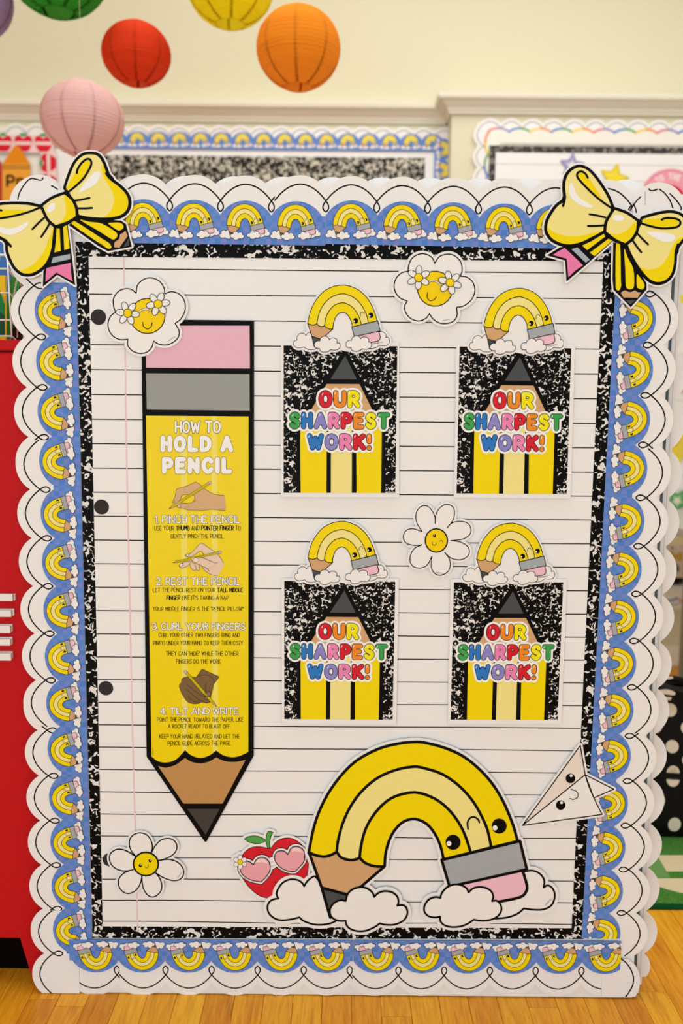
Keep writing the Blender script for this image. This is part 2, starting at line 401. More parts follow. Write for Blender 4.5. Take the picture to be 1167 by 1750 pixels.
# ================================================================ SETTING
WB_L, WB_R = 3.87, 3.74                    # left wall plane, right-hand wall stands a little proud
def wood():
    m = mat('plank_wood', '#b9741f', .32, .5); n, l, b = nodes(m)
    tc = n.new('ShaderNodeTexCoord'); oi = n.new('ShaderNodeObjectInfo')
    mp = n.new('ShaderNodeMapping'); l.new(tc.outputs['Object'], mp.inputs[0]); mp.inputs['Scale'].default_value = (1, .09, 1)
    ad = n.new('ShaderNodeVectorMath'); l.new(mp.outputs[0], ad.inputs[0])
    ml = n.new('ShaderNodeVectorMath'); ml.operation = 'SCALE'; l.new(oi.outputs['Location'], ml.inputs[0]); ml.inputs['Scale'].default_value = 3.7
    l.new(ml.outputs[0], ad.inputs[1]); v = ad.outputs[0]
    g = noise(m, v, 26, 5, .6, 2.6); g2 = noise(m, v, 170, 3, .6, .5)
    c = ramp(m, g, [(.25, '#c9800c'), (.45, '#efa51a'), (.62, '#f9b828'), (.8, '#e09412')])
    tone = ramp(m, oi.outputs['Random'], [(0, '#dcb98c'), (.35, '#f4e2c2'), (.7, '#ffffff'), (1, '#eac9a0')])
    c = mix(m, 1.0, c, tone, 'MULTIPLY')
    c = mix(m, .28, c, ramp(m, g2, [(.35, '#b8700c'), (.6, '#f3b83c')]), 'MIX')
    l.new(c, b.inputs['Base Color']); bump(m, g2, .12, .001)
    b.inputs['Roughness'].default_value = .38; b.inputs['Specular IOR Level'].default_value = .3; return m
WOOD = wood()
GAP = mat('plank_gap', '#2a1405', .9, .1)
CREAM = mat('cream_wall', '#ddd5b8', .8, .2)
TRIMW = mat('trim_paint', '#f3ecdd', .45, .4)
floor = box('floor', -4.2, 4.6, -3.2, 4.0, -.06, -.016, GAP, kind='structure')
PWD = .057; jx = P(551, 1702, 1.53)[0]
planks = {}
def plank_mesh(L):
    if L not in planks:
        bm = bmesh.new(); box_bm(bm, 0, PWD - .0006, 0, L - .0008, -.0155, 0)
        top = [e for e in bm.edges if all(v.co.z > -.001 for v in e.verts)]
        bmesh.ops.bevel(bm, geom=top, offset=.0007, segments=1, affect='EDGES')
        me = bpy.data.meshes.new('plank'); bm.to_mesh(me); bm.free(); me.materials.append(WOOD); planks[L] = me
    return planks[L]
k0 = int(-1.22 / PWD) - 1; npl = 0
for k in range(k0, k0 + 52):
    x = jx + k * PWD; y = .95 + random.uniform(-.5, 0.0)
    while y < 3.95:
        L = random.choice([.45, .62, .8, 1.05]) if y < 2.4 else 1.05
        y1 = y + L
        if (x > -1.3 and y1 > 1.0) and not (y > 1.9 and x < .3):
            me = plank_mesh(L); o = bpy.data.objects.new('plank', me); COL.objects.link(o); o.parent = floor
            o.location = Vector((x, y, 0)) - floor.location; npl += 1
        y = y1
print('planks', npl)
rest = box('floor_boards', -4.2, 4.6, -3.2, 4.0, -.0162, -.0150, WOOD, floor, kind='stuff')

ctop, cbot = P(760, 186, WB_L)[1], P(760, 213, WB_L)[1]
xj = P(772, 186, WB_R)[0]
wl = box('wall_back_left', -4.2, xj + .02, WB_L, WB_L + .12, -.02, 3.6, CREAM, kind='structure')
wr = box('wall_back_right', xj, 4.6, WB_R, WB_R + .25, -.02, ctop, CREAM, kind='structure')
wu = box('wall_back_upper', xj + .02, 4.6, WB_L, WB_L + .12, ctop - .1, 3.6, CREAM, kind='structure')
box('wall_left', -4.3, -4.2, -3.2, 4.0, -.02, 3.6, CREAM, kind='structure')
box('wall_right', 4.6, 4.7, -3.2, 4.0, -.02, 3.6, CREAM, kind='structure')
box('ceiling', -4.3, 4.7, -3.2, 4.1, 3.6, 3.7, mat('ceiling_white', '#eeeae0', .9, .1), kind='structure')
def crown(name, x0, x1, yw, z0, z1, capl=False):
    h = z1 - z0
    prof = [(0, 0), (.012, 0), (.014, .12), (.02, .2), (.021, .32), (.03, .42), (.042, .6), (.047, .68), (.06, .72), (.064, .86), (.066, 1.0), (0, 1.0)]
    v = []; n = len(prof)
    for x, s in ((x0, 1 if capl else 0), (x1, 0)):
        for d, t in prof: v.append((x - (d if s else 0), yw - d, z0 + t * h))
    f = [(i, (i + 1) % n, n + (i + 1) % n, n + i) for i in range(n)] + [tuple(range(n))[::-1], tuple(range(n, 2 * n))]
    if capl:   # the moulding returns along the side of the projection
        b = len(v)
        for d, t in prof: v.append((x0 - d, WB_L, z0 + t * h))
        f += [(i, b + i, b + (i + 1) % n, (i + 1) % n) for i in range(n)]
    me = mesh_from(name, v, f, [TRIMW]); bm = bmesh.new(); bm.from_mesh(me); bmesh.ops.recalc_face_normals(bm, faces=bm.faces); bm.to_mesh(me); bm.free()
    return link(name, me, kind='structure')
crown('trim_1', -4.2, xj - .005, WB_L, cbot, ctop)
crown('trim_2', xj, 4.6, WB_R, cbot, ctop, True)
box('baseboard_right', xj, 4.6, WB_R - .015, WB_R, 0, .09, TRIMW, bev=.003, kind='structure')
box('baseboard_left', -4.2, xj, WB_L - .015, WB_L, 0, .09, TRIMW, bev=.003, kind='structure')

# ================================================================ THE PENCIL RAINBOW MOTIF
def z5(p): return Z(p, 380, 1240, 3.2417)
def z6(p): return Z(p, 700, 1240, 3.2417)
L1 = cr([(527.5, 1457.5), (534.2, 1422), (543.5, 1391.2), (558.9, 1358.8), (580.5, 1327.9), (608.3, 1300.2), (645.3, 1280.1), (679.2, 1270.8), (710, 1267.8), (730.8, 1270), (761.7, 1278.6), (792.5, 1293), (820.3, 1315.6), (841.9, 1340.3), (858.9, 1368), (871.2, 1395.8), (879, 1417.4), (884.2, 1437.4)], n=3)
L2 = cr([(575.3, 1455.3), (577.4, 1437.4), (585.1, 1408.1), (597.5, 1380.4), (616, 1354.1), (642.2, 1331), (673.1, 1316.5), (705, 1310), (724.7, 1312.5), (755.5, 1322.7), (783.3, 1341.8), (804.9, 1364.9), (820.3, 1389.6), (832.6, 1417.4), (839.3, 1448)], n=3)
L3 = cr([(614.4, 1465.2), (616.9, 1445.1), (623.7, 1418.9), (636, 1395.8), (654.5, 1374.2), (676.1, 1360.3), (708.5, 1353.8), (737, 1361.8), (758.6, 1375.7), (777.1, 1395.8), (791, 1418.9), (800.3, 1443.6), (804, 1457)], n=3)
L4 = cr([(657, 1480.6), (659.2, 1455.9), (666.9, 1431.3), (677.7, 1414.3), (691.6, 1402.9), (710, 1399.5), (729.3, 1408.1), (743.2, 1425.1), (752.4, 1445.1), (758, 1468.3)], n=3)
S1 = cr([(527.5, 1455), (536, 1460), (552.7, 1463.5), (566, 1460.5), (575.3, 1455.3)], n=3)
S2 = cr([(575.3, 1455.3), (583, 1465), (598, 1469.5), (609, 1468), (614.4, 1465.2)], n=3)
S3 = cr([(614.4, 1465.2), (624, 1474.5), (640, 1480), (657, 1480.6)], n=3)
BACKL = path(z5([(515, 835), (500, 838), (470, 862), (453, 890)]), z5([(453, 890), (440, 870), (415, 855), (375, 852), (335, 870), (308, 905), (300, 935), (310, 958)]),
             z5([(310, 958), (285, 962), (262, 975), (250, 1000), (255, 1035), (280, 1062), (320, 1078), (370, 1075), (427, 1062)]),
             z5([(427, 1062), (450, 1082), (500, 1100), (550, 1103), (600, 1095), (632, 1080)]), z5([(632, 1080), (600, 950), (515, 835)]), n=3)
FRONTL = path(z5([(683, 970), (655, 965), (620, 980), (598, 1010), (598, 1045), (620, 1070), (655, 1080), (683, 1078)]), z5([(683, 1078), (685, 1095), (700, 1118), (740, 1135), (790, 1135), (840, 1115), (872, 1093)]),
              z5([(872, 1093), (900, 1100), (950, 1100), (1000, 1080), (1023, 1045), (1020, 1010), (1000, 993), (968, 995)]), z5([(968, 995), (975, 975), (968, 945), (940, 922), (900, 915), (865, 925), (840, 947)]),
              z5([(840, 947), (832, 925), (805, 902), (770, 893), (725, 903), (695, 930), (683, 970)]), n=3)
FRONTR = path(z6([(170, 952), (140, 948), (105, 962), (82, 995), (82, 1030), (105, 1053), (140, 1060), (168, 1055)]), z6([(168, 1055), (170, 1080), (190, 1102), (230, 1113), (280, 1110), (320, 1095), (355, 1072)]),
              z6([(355, 1072), (390, 1078), (440, 1075), (485, 1055), (507, 1020), (500, 985), (480, 968), (455, 970)]), z6([(455, 970), (462, 945), (450, 915), (420, 897), (385, 892), (350, 900), (325, 922)]),
              z6([(325, 922), (315, 900), (285, 882), (245, 878), (205, 895), (178, 925), (170, 952)]), n=3)
BACKR = path(z6([(630, 808), (680, 803), (720, 820), (745, 855), (742, 897)]), z6([(742, 897), (762, 885), (785, 895), (802, 925), (800, 965), (780, 1000), (740, 1018), (690, 1020), (632, 1013)]),
             z6([(632, 1013), (600, 1040), (550, 1060), (490, 1068), (400, 1070)]), z6([(400, 1070), (420, 900), (630, 808)]), n=3)
WOODT = [S1[0]] + S1[1:] + S2[1:] + S3[1:] + [(617.5, 1514.6), (594.4, 1529), (549.7, 1516.7)]
LEADT = [(549.7, 1516.7), (594.4, 1529), (617.5, 1514.6), (600, 1560), (564.2, 1567.6)]
FERR = [(754.6, 1469.2), (888.2, 1436.8), (899.9, 1485.2), (768, 1514.6)]
ERAS = [(772, 1513)] + cr([(892.8, 1487), (900, 1512), (898.8, 1523), (888.2, 1533), (851.2, 1540.8)], n=3) + [(790, 1553)]
_m0 = P(527.5, 1457.5); _m1 = P(899.9, 1461); MW = _m1[0] - _m0[0]; MX = (_m0[0] + _m1[0]) / 2; MZ = P(710, 1267.8)[1]
def mnorm(x, y):
    q = P(x, y); return ((q[0] - MX) / MW, (q[1] - MZ) / MW)
def motif(a, lw, single=None, clw=None, faint=False):
    ink = INK2 if faint else INK; clw = clw or lw
    def pt(n): return single or a.part(n)
    def sh(p, pts, m, w_=None): a.fill(p, pts, m); a.stroke(p, pts, w_ or lw, ink, closed=True, seg=8)
    for n in (BACKL, BACKR): sh(pt('cloud'), n, CLOUDW, clw)
    sh(pt('wood_tip'), WOODT, TAN); sh(pt('pencil_lead'), LEADT, LEAD)
    sh(pt('arch_band'), L4[:] + [FERR[0]] + [(804, 1457)] + L3[::-1] + S3[1:], YEL)
    sh(pt('arch_band'), L3[:] + L2[::-1] + S2[1:], LYEL)
    sh(pt('arch_band'), L2[:] + L1[::-1] + S1[1:], YEL)
    sh(pt('eraser'), ERAS, PINK); sh(pt('ferrule'), FERR, GREY)
    for (x, y), (hx, hy) in (((774, 1439), (766.9, 1441.1)), ((852.7, 1411.2), (845.6, 1414.3))):
        p = pt('eye'); a.fill(p, ell(x, y, 13, n=16), INK); a.fill(p, ell(hx, hy, 4.4, n=10), HILITE)
    a.stroke(pt('mouth'), cr([(799.6, 1416.4), (798.7, 1405), (803.3, 1397.3), (810.4, 1395.8), (817.2, 1400.4), (818.8, 1405)], n=3), lw * .62, ink, seg=6)
    for n in (FRONTL, FRONTR): sh(pt('cloud'), n, CLOUDW, clw)
# small printed copy shared by every scallop of the blue borders
BS = .0668
_a = Art(lambda x, y: tuple(c * BS for c in mnorm(x, y)), 0)
_p = _a.part('rainbow_print'); motif(_a, 4.6, _p, 4.0, True)
MOTIF = mesh_from('rainbow_print', _p['v'], _p['f'], _p['mats'], _p['fm'])

# ================================================================ BORDER STRIPS
SAG = .28
def arcs(L, n, z=0.0, seg=14, lo=0, hi=None):
    p = L / n; s = SAG * p; R = (p * p / 4 + s * s) / (2 * s); th = math.asin(p / 2 / R); out = []
    for i in range(n):
        for k in range(seg + (i == n - 1)):
            t = -th + 2 * th * k / seg; out.append(((i + .5) * p + R * math.sin(t), z + R * math.cos(t) - R + s))
    return out
LOOP = cr([(0, 0), (.12, .135), (.29, .258), (.5, .312), (.71, .258), (.88, .135), (1, 0), (1.048, -.075), (1.052, -.15), (1.0, -.205), (.948, -.15), (.952, -.075), (1, 0)], n=4)
def strip(kind, name, label, group, p0, p1, n, Y, win, clip=None, ext=(0, 0), loops=(0, 0), thick=.0005, cat='border strip', motifs=True):
    """kind 'white' or 'rainbow'; p0,p1 world (x,z) of the first and last notch"""
    L = math.dist(p0, p1); phi = math.atan2(p1[1] - p0[1], p1[0] - p0[0]); pit = L / n
    r = empty(name, (p0[0], Y, p0[1]), label, cat, group); r.rotation_euler = (0, -phi, 0)
    a = Art(lambda x, z: (x, z), Y)
    pl = []
    if clip:
        if clip[0] is not None: pl.append(((clip[0], 0, 0), (-1, 0, 0)))
        if clip[1] is not None: pl.append(((clip[1], 0, 0), (1, 0, 0)))
    out = [(-ext[0], -win), (L + ext[1], -win)] + ([(L + ext[1], 0)] if ext[1] else []) + arcs(L, n)[::-1] + ([(-ext[0], 0)] if ext[0] else [])
    if kind == 'white':
        p = a.backing('card', out, WHITE, thick)
        lp = a.part('loop_line')
        off = -.2 * pit
        if loops is not False:
            full = []
            for i in range(n): full += [((i + u) * pit, off + v * pit) for u, v in LOOP[(1 if i else 0):(None if i < n - 1 or loops[1] else -24)]]
            lead = [] if not loops[0] else [((u - 1) * pit, off + v * pit) for u, v in LOOP[-25:-1]]
            lvl0 = a.level + 1
            # alternate segments sit at slightly different heights, so crossings stay clean
            a.stroke(lp, lead + full, .0025, INK, seg=8)
    else:
        p = a.backing('card', out, CHECK, thick)
    for q in a.parts: a.emit(q, r, clip=pl)
    if kind == 'rainbow' and motifs:
        for i in range(n):
            cx = (i + .5) * pit; me = MOTIF
            lo, hi = cx - .046, cx + .046; cl = []
            if clip and clip[0] is not None and lo < clip[0]: cl.append(((clip[0] - cx, 0, 0), (-1, 0, 0)))
            if clip and clip[1] is not None and hi > clip[1]: cl.append(((clip[1] - cx, 0, 0), (1, 0, 0)))
            if cl:
                me = MOTIF.copy(); clip_mesh(me, cl)
                if not me.polygons: continue
            link('rainbow_print', me, r, (cx, -.0002, SAG * pit - .006))
    return r
def pn(x, y, Y): return P(x, y, Y)
# ---- display board
board_r = lambda px, Y: P(px, 931, Y)[0]
bl = P(100, 940, 1.535)[0]; btop = P(600, 337, 1.535)[1]
db = empty('display_board', (0, 1.56, .0), 'tall white double-sided display board standing on the floor', 'board')
CORE = mat('core_white', '#e9e4e2', .5, .3); CORE2 = mat('core_pale', '#d9d4d2', .45, .4); DARKE = mat('edge_dark', '#4c5357', .4, .4); MAUVE = mat('edge_mauve', '#c9bdc2', .5, .3)
zb = .0015
box('front_panel', bl, board_r(1122.5, 1.532), 1.5302, 1.537, zb, btop, CORE, db, .0006)
box('dark_gasket', bl + .004, board_r(1127, 1.54), 1.537, 1.543, zb, btop - .004, DARKE, db)
box('metal_frame', bl + .002, board_r(1132, 1.55), 1.543, 1.562, zb, btop - .002, CORE2, db, .0008)
box('inner_sheet', bl + .004, board_r(1134, 1.566), 1.562, 1.568, zb, btop - .004, MAUVE, db)
box('back_panel', bl, board_r(1138, 1.57), 1.568, 1.589, zb, btop, CORE, db, .0006)

YW, YC, YB = 1.5288, 1.5295, 1.5276
def off(p, q, d):
    """move the line p-q sideways by d metres"""
    L = math.dist(p, q); return (p[0] - (q[1] - p[1]) / L * d, p[1] + (q[0] - p[0]) / L * d), (q[0] - (q[1] - p[1]) / L * d, q[1] + (q[0] - p[0]) / L * d)
PT = .0890
def run(a, b, k0, k1):
    """a strip of scallops on the line through a,b: notch a, direction to b, from k0 to k1 pitches"""
    L = math.dist(a, b); t = ((b[0] - a[0]) / L, (b[1] - a[1]) / L)
    return (a[0] + t[0] * k0 * PT, a[1] + t[1] * k0 * PT), (a[0] + t[0] * k1 * PT, a[1] + t[1] * k1 * PT)
GW = 'white scalloped borders with looping line on the front'; GB = 'blue rainbow borders on the front'
# top
tA = P(289.5, 323.6, YW); tB = P(903, 330.6, YW); tB0 = P(557, 325.6, YW)
a, b = run(tA, tB, -1, 3); strip('white', 'scalloped_border', 'white scalloped border strip along the board top, left strip right of left bow', GW, a, b, 4, YW, .075, loops=(1, 0))
a, b = run(tB0, tB, -1, 6); strip('white', 'scalloped_border', 'white scalloped border strip along the board top, right strip reaching the right bow', GW, a, b, 7, YW - .0007, .075, loops=(0, 1))
uA = P(289.5, 366.3, YB); uB = P(904.4, 374, YB); uB0 = P(731.8, 370.4, YB)
a, b = run(uA, uB, -1, 3); strip('rainbow', 'rainbow_border', 'blue checked border of pencil rainbows along the board top, left strip', GB, a, b, 4, YB, .0497, ext=(.004, .006))
a, b = run(uB0, uB, -2, 4); strip('rainbow', 'rainbow_border', 'blue checked border of pencil rainbows along the board top, right strip', GB, a, b, 6, YB - .0007, .0497, ext=(.0015, 0))
# left (runs upward)
def side(pts, labels, kind, flip, Y0, win, group, name, clipz=None):
    for k, ((bx, by), (tx, ty), n, lab, cl) in enumerate(zip(*[iter(())] * 5) if 0 else pts):
        Y = Y0 - .0006 * (k % 2)
        a, b = P(bx, by, Y), P(tx, ty, Y)
        if flip: a, b = b, a
        strip(kind, name, lab, group, a, b, n, Y, win, clip=cl, ext=((.0045, .0045) if kind == 'rainbow' else (0, 0)), loops=(int(k == 0 and flip), int(k == 0 and not flip)))
XL = lambda y: 38.9 + .0327 * (y - 430) if False else 43.5 + (y - 572.6) * .0305
WL = [((XL(744.9 + 84), 744.9 + 86), (XL(399), 399), 5, 'white scalloped border strip down the left side, topmost strip under the left bow', None),
      ((XL(1241), 1241), (XL(752), 752), 6, 'white scalloped border strip down the left side, second strip from the top', None),
      ((XL(1626.5), 1626.5), (XL(1169), 1169), 6, 'white scalloped border strip down the left side, third strip from the top', None)]
side(WL, None, 'white', False, YW, .062, GW, 'scalloped_border')
a, b = P(XL(1631), 1631, YW - .001), P(XL(1556), 1556, YW - .001); a2, b2 = run(b, a, 0, 1.0)
strip('white', 'scalloped_border', 'white scalloped corner strip at the bottom left corner of the board', GW, run(b, a, 0, 2)[1], b, 2, YW - .001, .067, clip=(run(b, a, 0, 2)[1][1] * -1 + .0015 if run(b, a, 0, 2)[1][1] < 0 else None, None))
UL = lambda y: 84.3 + (y - 573.4) * .0278
BL_ = [((UL(829.5), 829.5), (UL(487), 487), 4, 'blue checked border of pencil rainbows down the left side, top strip', None),
       ((UL(1319.5), 1319.5), (UL(836.5), 836.5), 6, 'blue checked border of pencil rainbows down the left side, middle strip', None),
       ((UL(1626), 1626), (UL(1324.5), 1324.5), 4, 'blue checked border of pencil rainbows down the left side, bottom strip', None)]
side(BL_, None, 'rainbow', False, YB, .0500, GB, 'rainbow_border')
# right (runs downward)
XR = lambda y: 1137.3 - (y - 502.6) * .0480
WR = [((XR(844), 844), (XR(502.6), 502.6), 4, 'white scalloped border strip down the right side, topmost strip under the right bow', None),
      ((XR(1253), 1253), (XR(767), 767), 6, 'white scalloped border strip down the right side, second strip from the top', None),
      ((XR(1633.5), 1633.5), (XR(1179.5), 1179.5), 6, 'white scalloped border strip down the right side, third strip from the top', None)]
side(WR, None, 'white', True, YW, .060, GW, 'scalloped_border')
UR = lambda y: 1097.5 - (y - 502) * .0375 if False else 1094.4 - (y - 589.7) * .0425 * 1.1
UR = lambda y: 1094.4 - (y - 589.7) * .0557
BR_ = [((UR(844), 844), (UR(503), 503), 4, 'blue checked border of pencil rainbows down the right side, top strip', None),
       ((UR(1332), 1332), (UR(850.5), 850.5), 6, 'blue checked border of pencil rainbows down the right side, middle strip', None),
       ((UR(1634), 1634), (UR(1337), 1337), 4, 'blue checked border of pencil rainbows down the right side, bottom strip', None)]
for k, (q0, q1, n, lab, cl) in enumerate(BR_):
    Y = YB - .0006 * (k % 2); a, b = P(*q1, Y), P(*q0, Y)
    c = None
    if k == 2: c = (None, math.dist(a, P(UR(1604), 1604, Y)))
    strip('rainbow', 'rainbow_border', lab, GB, a, b, n, Y, .0500, clip=c, ext=(.0045, 0 if c else .0045))
# bottom (runs leftwards)
wb = lambda x: P(x, 1680.3 + (x - 199) * .0032, YW)
def bot(kind, lab, x0, x1, n, Y, win, yf, clip=None, ext=(0, 0), loops=(0, 0)):
    a, b = P(x1, yf(x1), Y), P(x0, yf(x0), Y)
    strip(kind, 'scalloped_border' if kind == 'white' else 'rainbow_border', lab, GW if kind == 'white' else GB, a, b, n, Y, win, clip=clip, ext=ext, loops=loops)
fw = lambda x: 1680.6 + (x - 199) * .0022
bot('white', 'white scalloped border strip along the board bottom, left strip of one and a half scallops', 122, 279, 2, YW, .06, fw, loops=(0, 1))
bot('white', 'white scalloped border strip along the board bottom, middle strip', 205, 676, 6, YW - .0006, .06, lambda x: fw(x) - .3)
e = P(1027.5, 1690, YW)[0]; s0 = P(1070.5, 1690, YW)[0]
bot('white', 'white scalloped border strip along the board bottom, right strip', 602.5, 1070.5, 6, YW - .0012, .06, fw, clip=(s0 - e, None))
fb = lambda x: 1641.5 + (x - 204) * .0036
bot('rainbow', 'blue checked border of pencil rainbows along the board bottom, left strip', 123.5, 598, 6, YB - .0026, .0435, fb, ext=(.005, .0055))
e = P(1060, 1650, YB)[0]; s0 = P(1073, 1650, YB)[0]
bot('rainbow', 'blue checked border of pencil rainbows along the board bottom, right strip', 604, 1073, 6, YB - .0033, .0435, fb, clip=(s0 - e, None))
# corner pieces
def corner(cx, cy, r, lab, lines, Yc, extra=None, tiny=None):
    a = Art(lambda x, y: P(x, y, Yc), Yc)
    a.backing('card', ell(cx, cy, r, n=56) if extra is None else extra, WHITE, .0005)
    p = a.part('loop_line')
    for q in lines: a.stroke(p, cr(q, n=5), 2.3, INK)
    if tiny: text(a, a.part('small_print'), *tiny, .22, INK2, seg=4)
    a.root('scalloped_corner', lab, 'border strip', GW)
corner(63, 347, 46.5, 'white round scalloped corner piece behind the upper left bow', [Z(q, 0, 230, 3.89) for q in ([(117, 445), (125, 400), (150, 350), (185, 305), (215, 290)], [(215, 290), (240, 297), (265, 303), (280, 300), (285, 288)], [(343, 340), (362, 350), (382, 363)])], YW - .0016)
Q7 = lambda q: Z(q, 1067, 280, 6.25)
corner(1126, 357, 45.5, 'white round scalloped corner piece behind the upper right bow', [Q7(q) for q in ([(60, 498), (90, 450), (130, 395), (172, 352)], [(95, 430), (115, 470), (128, 520)], [(262, 268), (275, 284), (310, 286), (355, 270)], [(375, 272), (430, 315), (490, 400), (530, 520)], [(485, 320), (550, 385), (605, 465), (603, 490)])], YW - .0016,
       tiny=('SMALL PRINT'[:0] + 'WHITE BORDER'[:0] + 'SCHOOLGIRL STYLE', (1101.5, 328), (1101.5, 350), 1.6))
# bottom right corner: straight seam on the left, half scallop on the right, cut flat at the floor
Yc = YW - .0022
zc = lambda p: Z(p, 960, 1540, 5.638)
out = zc([(382, 690), (382, 921), (708, 921)]) + cr(zc([(708, 921), (738, 860), (752, 790), (745, 700), (705, 615), (640, 557)]), n=5)[1:] + zc([(560, 560)])
a = Art(lambda x, y: P(x, y, Yc), Yc); a.backing('card', out, WHITE, .0005)
a.stroke(a.part('loop_line'), cr(zc([(567, 555), (615, 590), (660, 650), (688, 725), (685, 800), (655, 865), (617, 918)]), n=5), 2.3, INK)
a.root('scalloped_corner', 'white scalloped corner piece with a black curve at the bottom right corner', 'border strip', GW)
# back face borders
YK = 1.5935
q0, q1 = P(1152.7, 598, YK), P(1099.3, 1630, YK); Lb = math.dist(q0, q1) / 13
t = ((q1[0] - q0[0]) / 13, (q1[1] - q0[1]) / 13)
strip('white', 'back_scalloped_border', 'white scalloped border edging the far face of the board, seen past its right side', None, (q0[0] - 3 * t[0], q0[1] - 3 * t[1]), q1, 16, YK, .05, loops=False, thick=.0008)
strip('white', 'back_scalloped_border', 'short white scalloped piece low on the far face at the bottom right', None, (q1[0] - .0015, q1[1] + .003), (q1[0] + t[0] * .6 - .0035, q1[1] + t[1] * .66), 1, YK + .001, .05, loops=False, thick=.0008)
zt = P(940, 329.5, YK)[1]
strip('white', 'back_scalloped_border', 'white scalloped border edging the far face of the board, seen above its top edge', None, (P(25, 320, YK)[0], zt - .0015), (P(25, 320, YK)[0] + 13 * PT, zt), 13, YK + .001, .05, loops=False, thick=.0008)

# ---- composition trims
def sheet(name, lab, cat, quad, Y, m, thick=.0004, group=None, part='sheet'):
    a = Art(lambda x, y: P(x, y, Y), Y); a.backing(part, quad, m, thick); return a, a.root(name, lab, cat, group)
GC = 'black and white marbled borders framing the lined paper'
lp_px = [(150, 434), (1033, 441), (978, 1587), (176.5, 1584.5)]
Yp = 1.5298
a = Art(lambda x, y: P(x, y, Yp), Yp)
a.backing('paper_sheet', lp_px, PAPER, .0003)
def ledge(v, x0, x1): # v 0..1 along left edge
    pass
ls = [458.9 + 0 for _ in ()]
zt0, zt1 = P(155, 458.9, Yp)[1], P(177, 1575, Yp)[1]; zr0, zr1 = P(1025, 467, Yp)[1], P(975, 1579.5, Yp)[1]
xl0, xl1 = P(151, 458, Yp)[0], P(176, 1575, Yp)[0]; xr0, xr1 = P(1031.5, 467, Yp)[0], P(978, 1580, Yp)[0]
NL = 29
a2 = Art(lambda x, z: (x, z), Yp); a2.level = 0
for k in range(NL):
    u = k / (NL - 1); x0 = xl0 + (xl1 - xl0) * u; x1 = xr0 + (xr1 - xr0) * u; za = zt0 + (zt1 - zt0) * u; zz = zr0 + (zr1 - zr0) * u
    wob = max(0, u - .45) * .004; pts = []
    for j in range(25):
        s = j / 24; pts.append((x0 + (x1 - x0) * s, za + (zz - za) * s + wob * math.sin(s * 9 + k * .7) * .5))
    a2.level = 1; a2.stroke(a2.part('ruled_line'), pts, .0019, INK, cap=False, up=False)
p2 = a2.part('margin_line'); mx = [P(x, y, Yp) for x, y in ((211.5, 437), (213, 540), (216, 760), (221, 1000), (226.8, 1265), (230.7, 1400), (234.5, 1555), (235.3, 1585))]
a2.level = 3; a2.stroke(p2, mx, .0026, MARGIN, cap=False)
HOLE = mat('hole_grey', '#35302f', .6, .2)
a2.level = 5
for x, y, r in ((168.3, 541.8, 12.8), (173.5, 866.3, 12.5), (181, 1176, 12.3), (187.5, 1469, 12)):
    c = P(x, y, Yp); a2.fill(a2.part('punched_hole'), ell(c[0], c[1], r * .00108 * (1 - (y - 542) * -.00006), n=32), HOLE)
a.parts += a2.parts
a.root('lined_paper', 'large white ruled paper sheet with pink margin covering the board centre', 'paper')
for nm, lab, quad, Y in (
    ('marbled_border', 'black and white marbled border strip along the top of the lined paper', [(129, 413), (1051, 420), (1050.5, 447), (129.5, 438.3)], YC - .0004),
    ('marbled_border', 'black and white marbled border strip down the left of the lined paper', [(129.8, 432), (151, 432), (175.7, 1601), (158, 1601)], YC),
    ('marbled_border', 'black and white marbled border strip down the right of the lined paper', [(1031.8, 432), (1056, 432), (997.2, 1601), (976, 1601)], YC - .0002),
    ('marbled_border', 'black and white marbled border strip along the bottom of the lined paper', [(157.5, 1583.2), (975.5, 1586.3), (997.3, 1586.8), (997, 1605), (157.8, 1603)], YC + .0002)):
    sheet(nm, lab, 'border strip', quad, Y, COMP, group=GC)

# ================================================================ CUT-OUTS ON THE BOARD
# ---- instruction pencil
Y = 1.5262
a = Art(lambda x, y: P(x, y, Y), Y)
a.backing('card', [(241.2, 547.3), (434, 548.1), (433.4, 1291.5), (352.5, 1438.5), (350, 1438.8), (250.4, 1293)], INK, .0005)
a.fill(a.part('eraser_panel'), [(249.2, 556.5), (426.3, 556.7), (427.1, 629.7), (249.8, 628.3)], mat('poster_pink', '#e6b2c2', .45, .35))
a.fill(a.part('ferrule_panel'), [(249.8, 638), (426.3, 639.4), (426.7, 701.7), (250.8, 700)], mat('poster_grey', '#989894', .45, .35))
yb = cr([(259, 1292.9), (270.5, 1301), (286, 1302.8), (301.4, 1297.3), (316, 1281.9)]) + cr([(316, 1281.9), (327.1, 1290.8), (342.5, 1295.2), (357.9, 1290.8), (369.5, 1282.4)])[1:] + cr([(369.5, 1282.4), (381, 1290.3), (396.5, 1294), (410.6, 1291.4), (424.3, 1285)])[1:]
p = a.part('yellow_panel'); PY = mat('poster_yellow', '#f0d200', .4, .4); a.fill(p, [(249.4, 710.4), (424.6, 711.8), (424.3, 1285)] + yb[::-1], PY)
p = a.part('pale_stripe'); LS = mat('stripe_yellow', '#f0dc5c', .4, .4)
a.fill(p, [(308.4, 710.9), (319.2, 711), (320.4, 1284.6), (316, 1281.9), (311.2, 1287.6)], LS)
p = a.part('pale_stripe'); a.fill(p, [(361, 711.2), (371, 711.3), (372.8, 1284.8), (369.5, 1282.4), (363.4, 1287.2)], LS)
tt = cr([(270, 1308.8), (278, 1311), (286, 1311.4), (301.4, 1306.3), (316, 1295.2)]) + cr([(316, 1295.2), (327, 1301.6), (342.5, 1304.5), (358, 1301), (369.5, 1294.2)])[1:] + cr([(369.5, 1294.2), (383.7, 1300.6), (401.6, 1302), (419.6, 1298.6)])[1:]
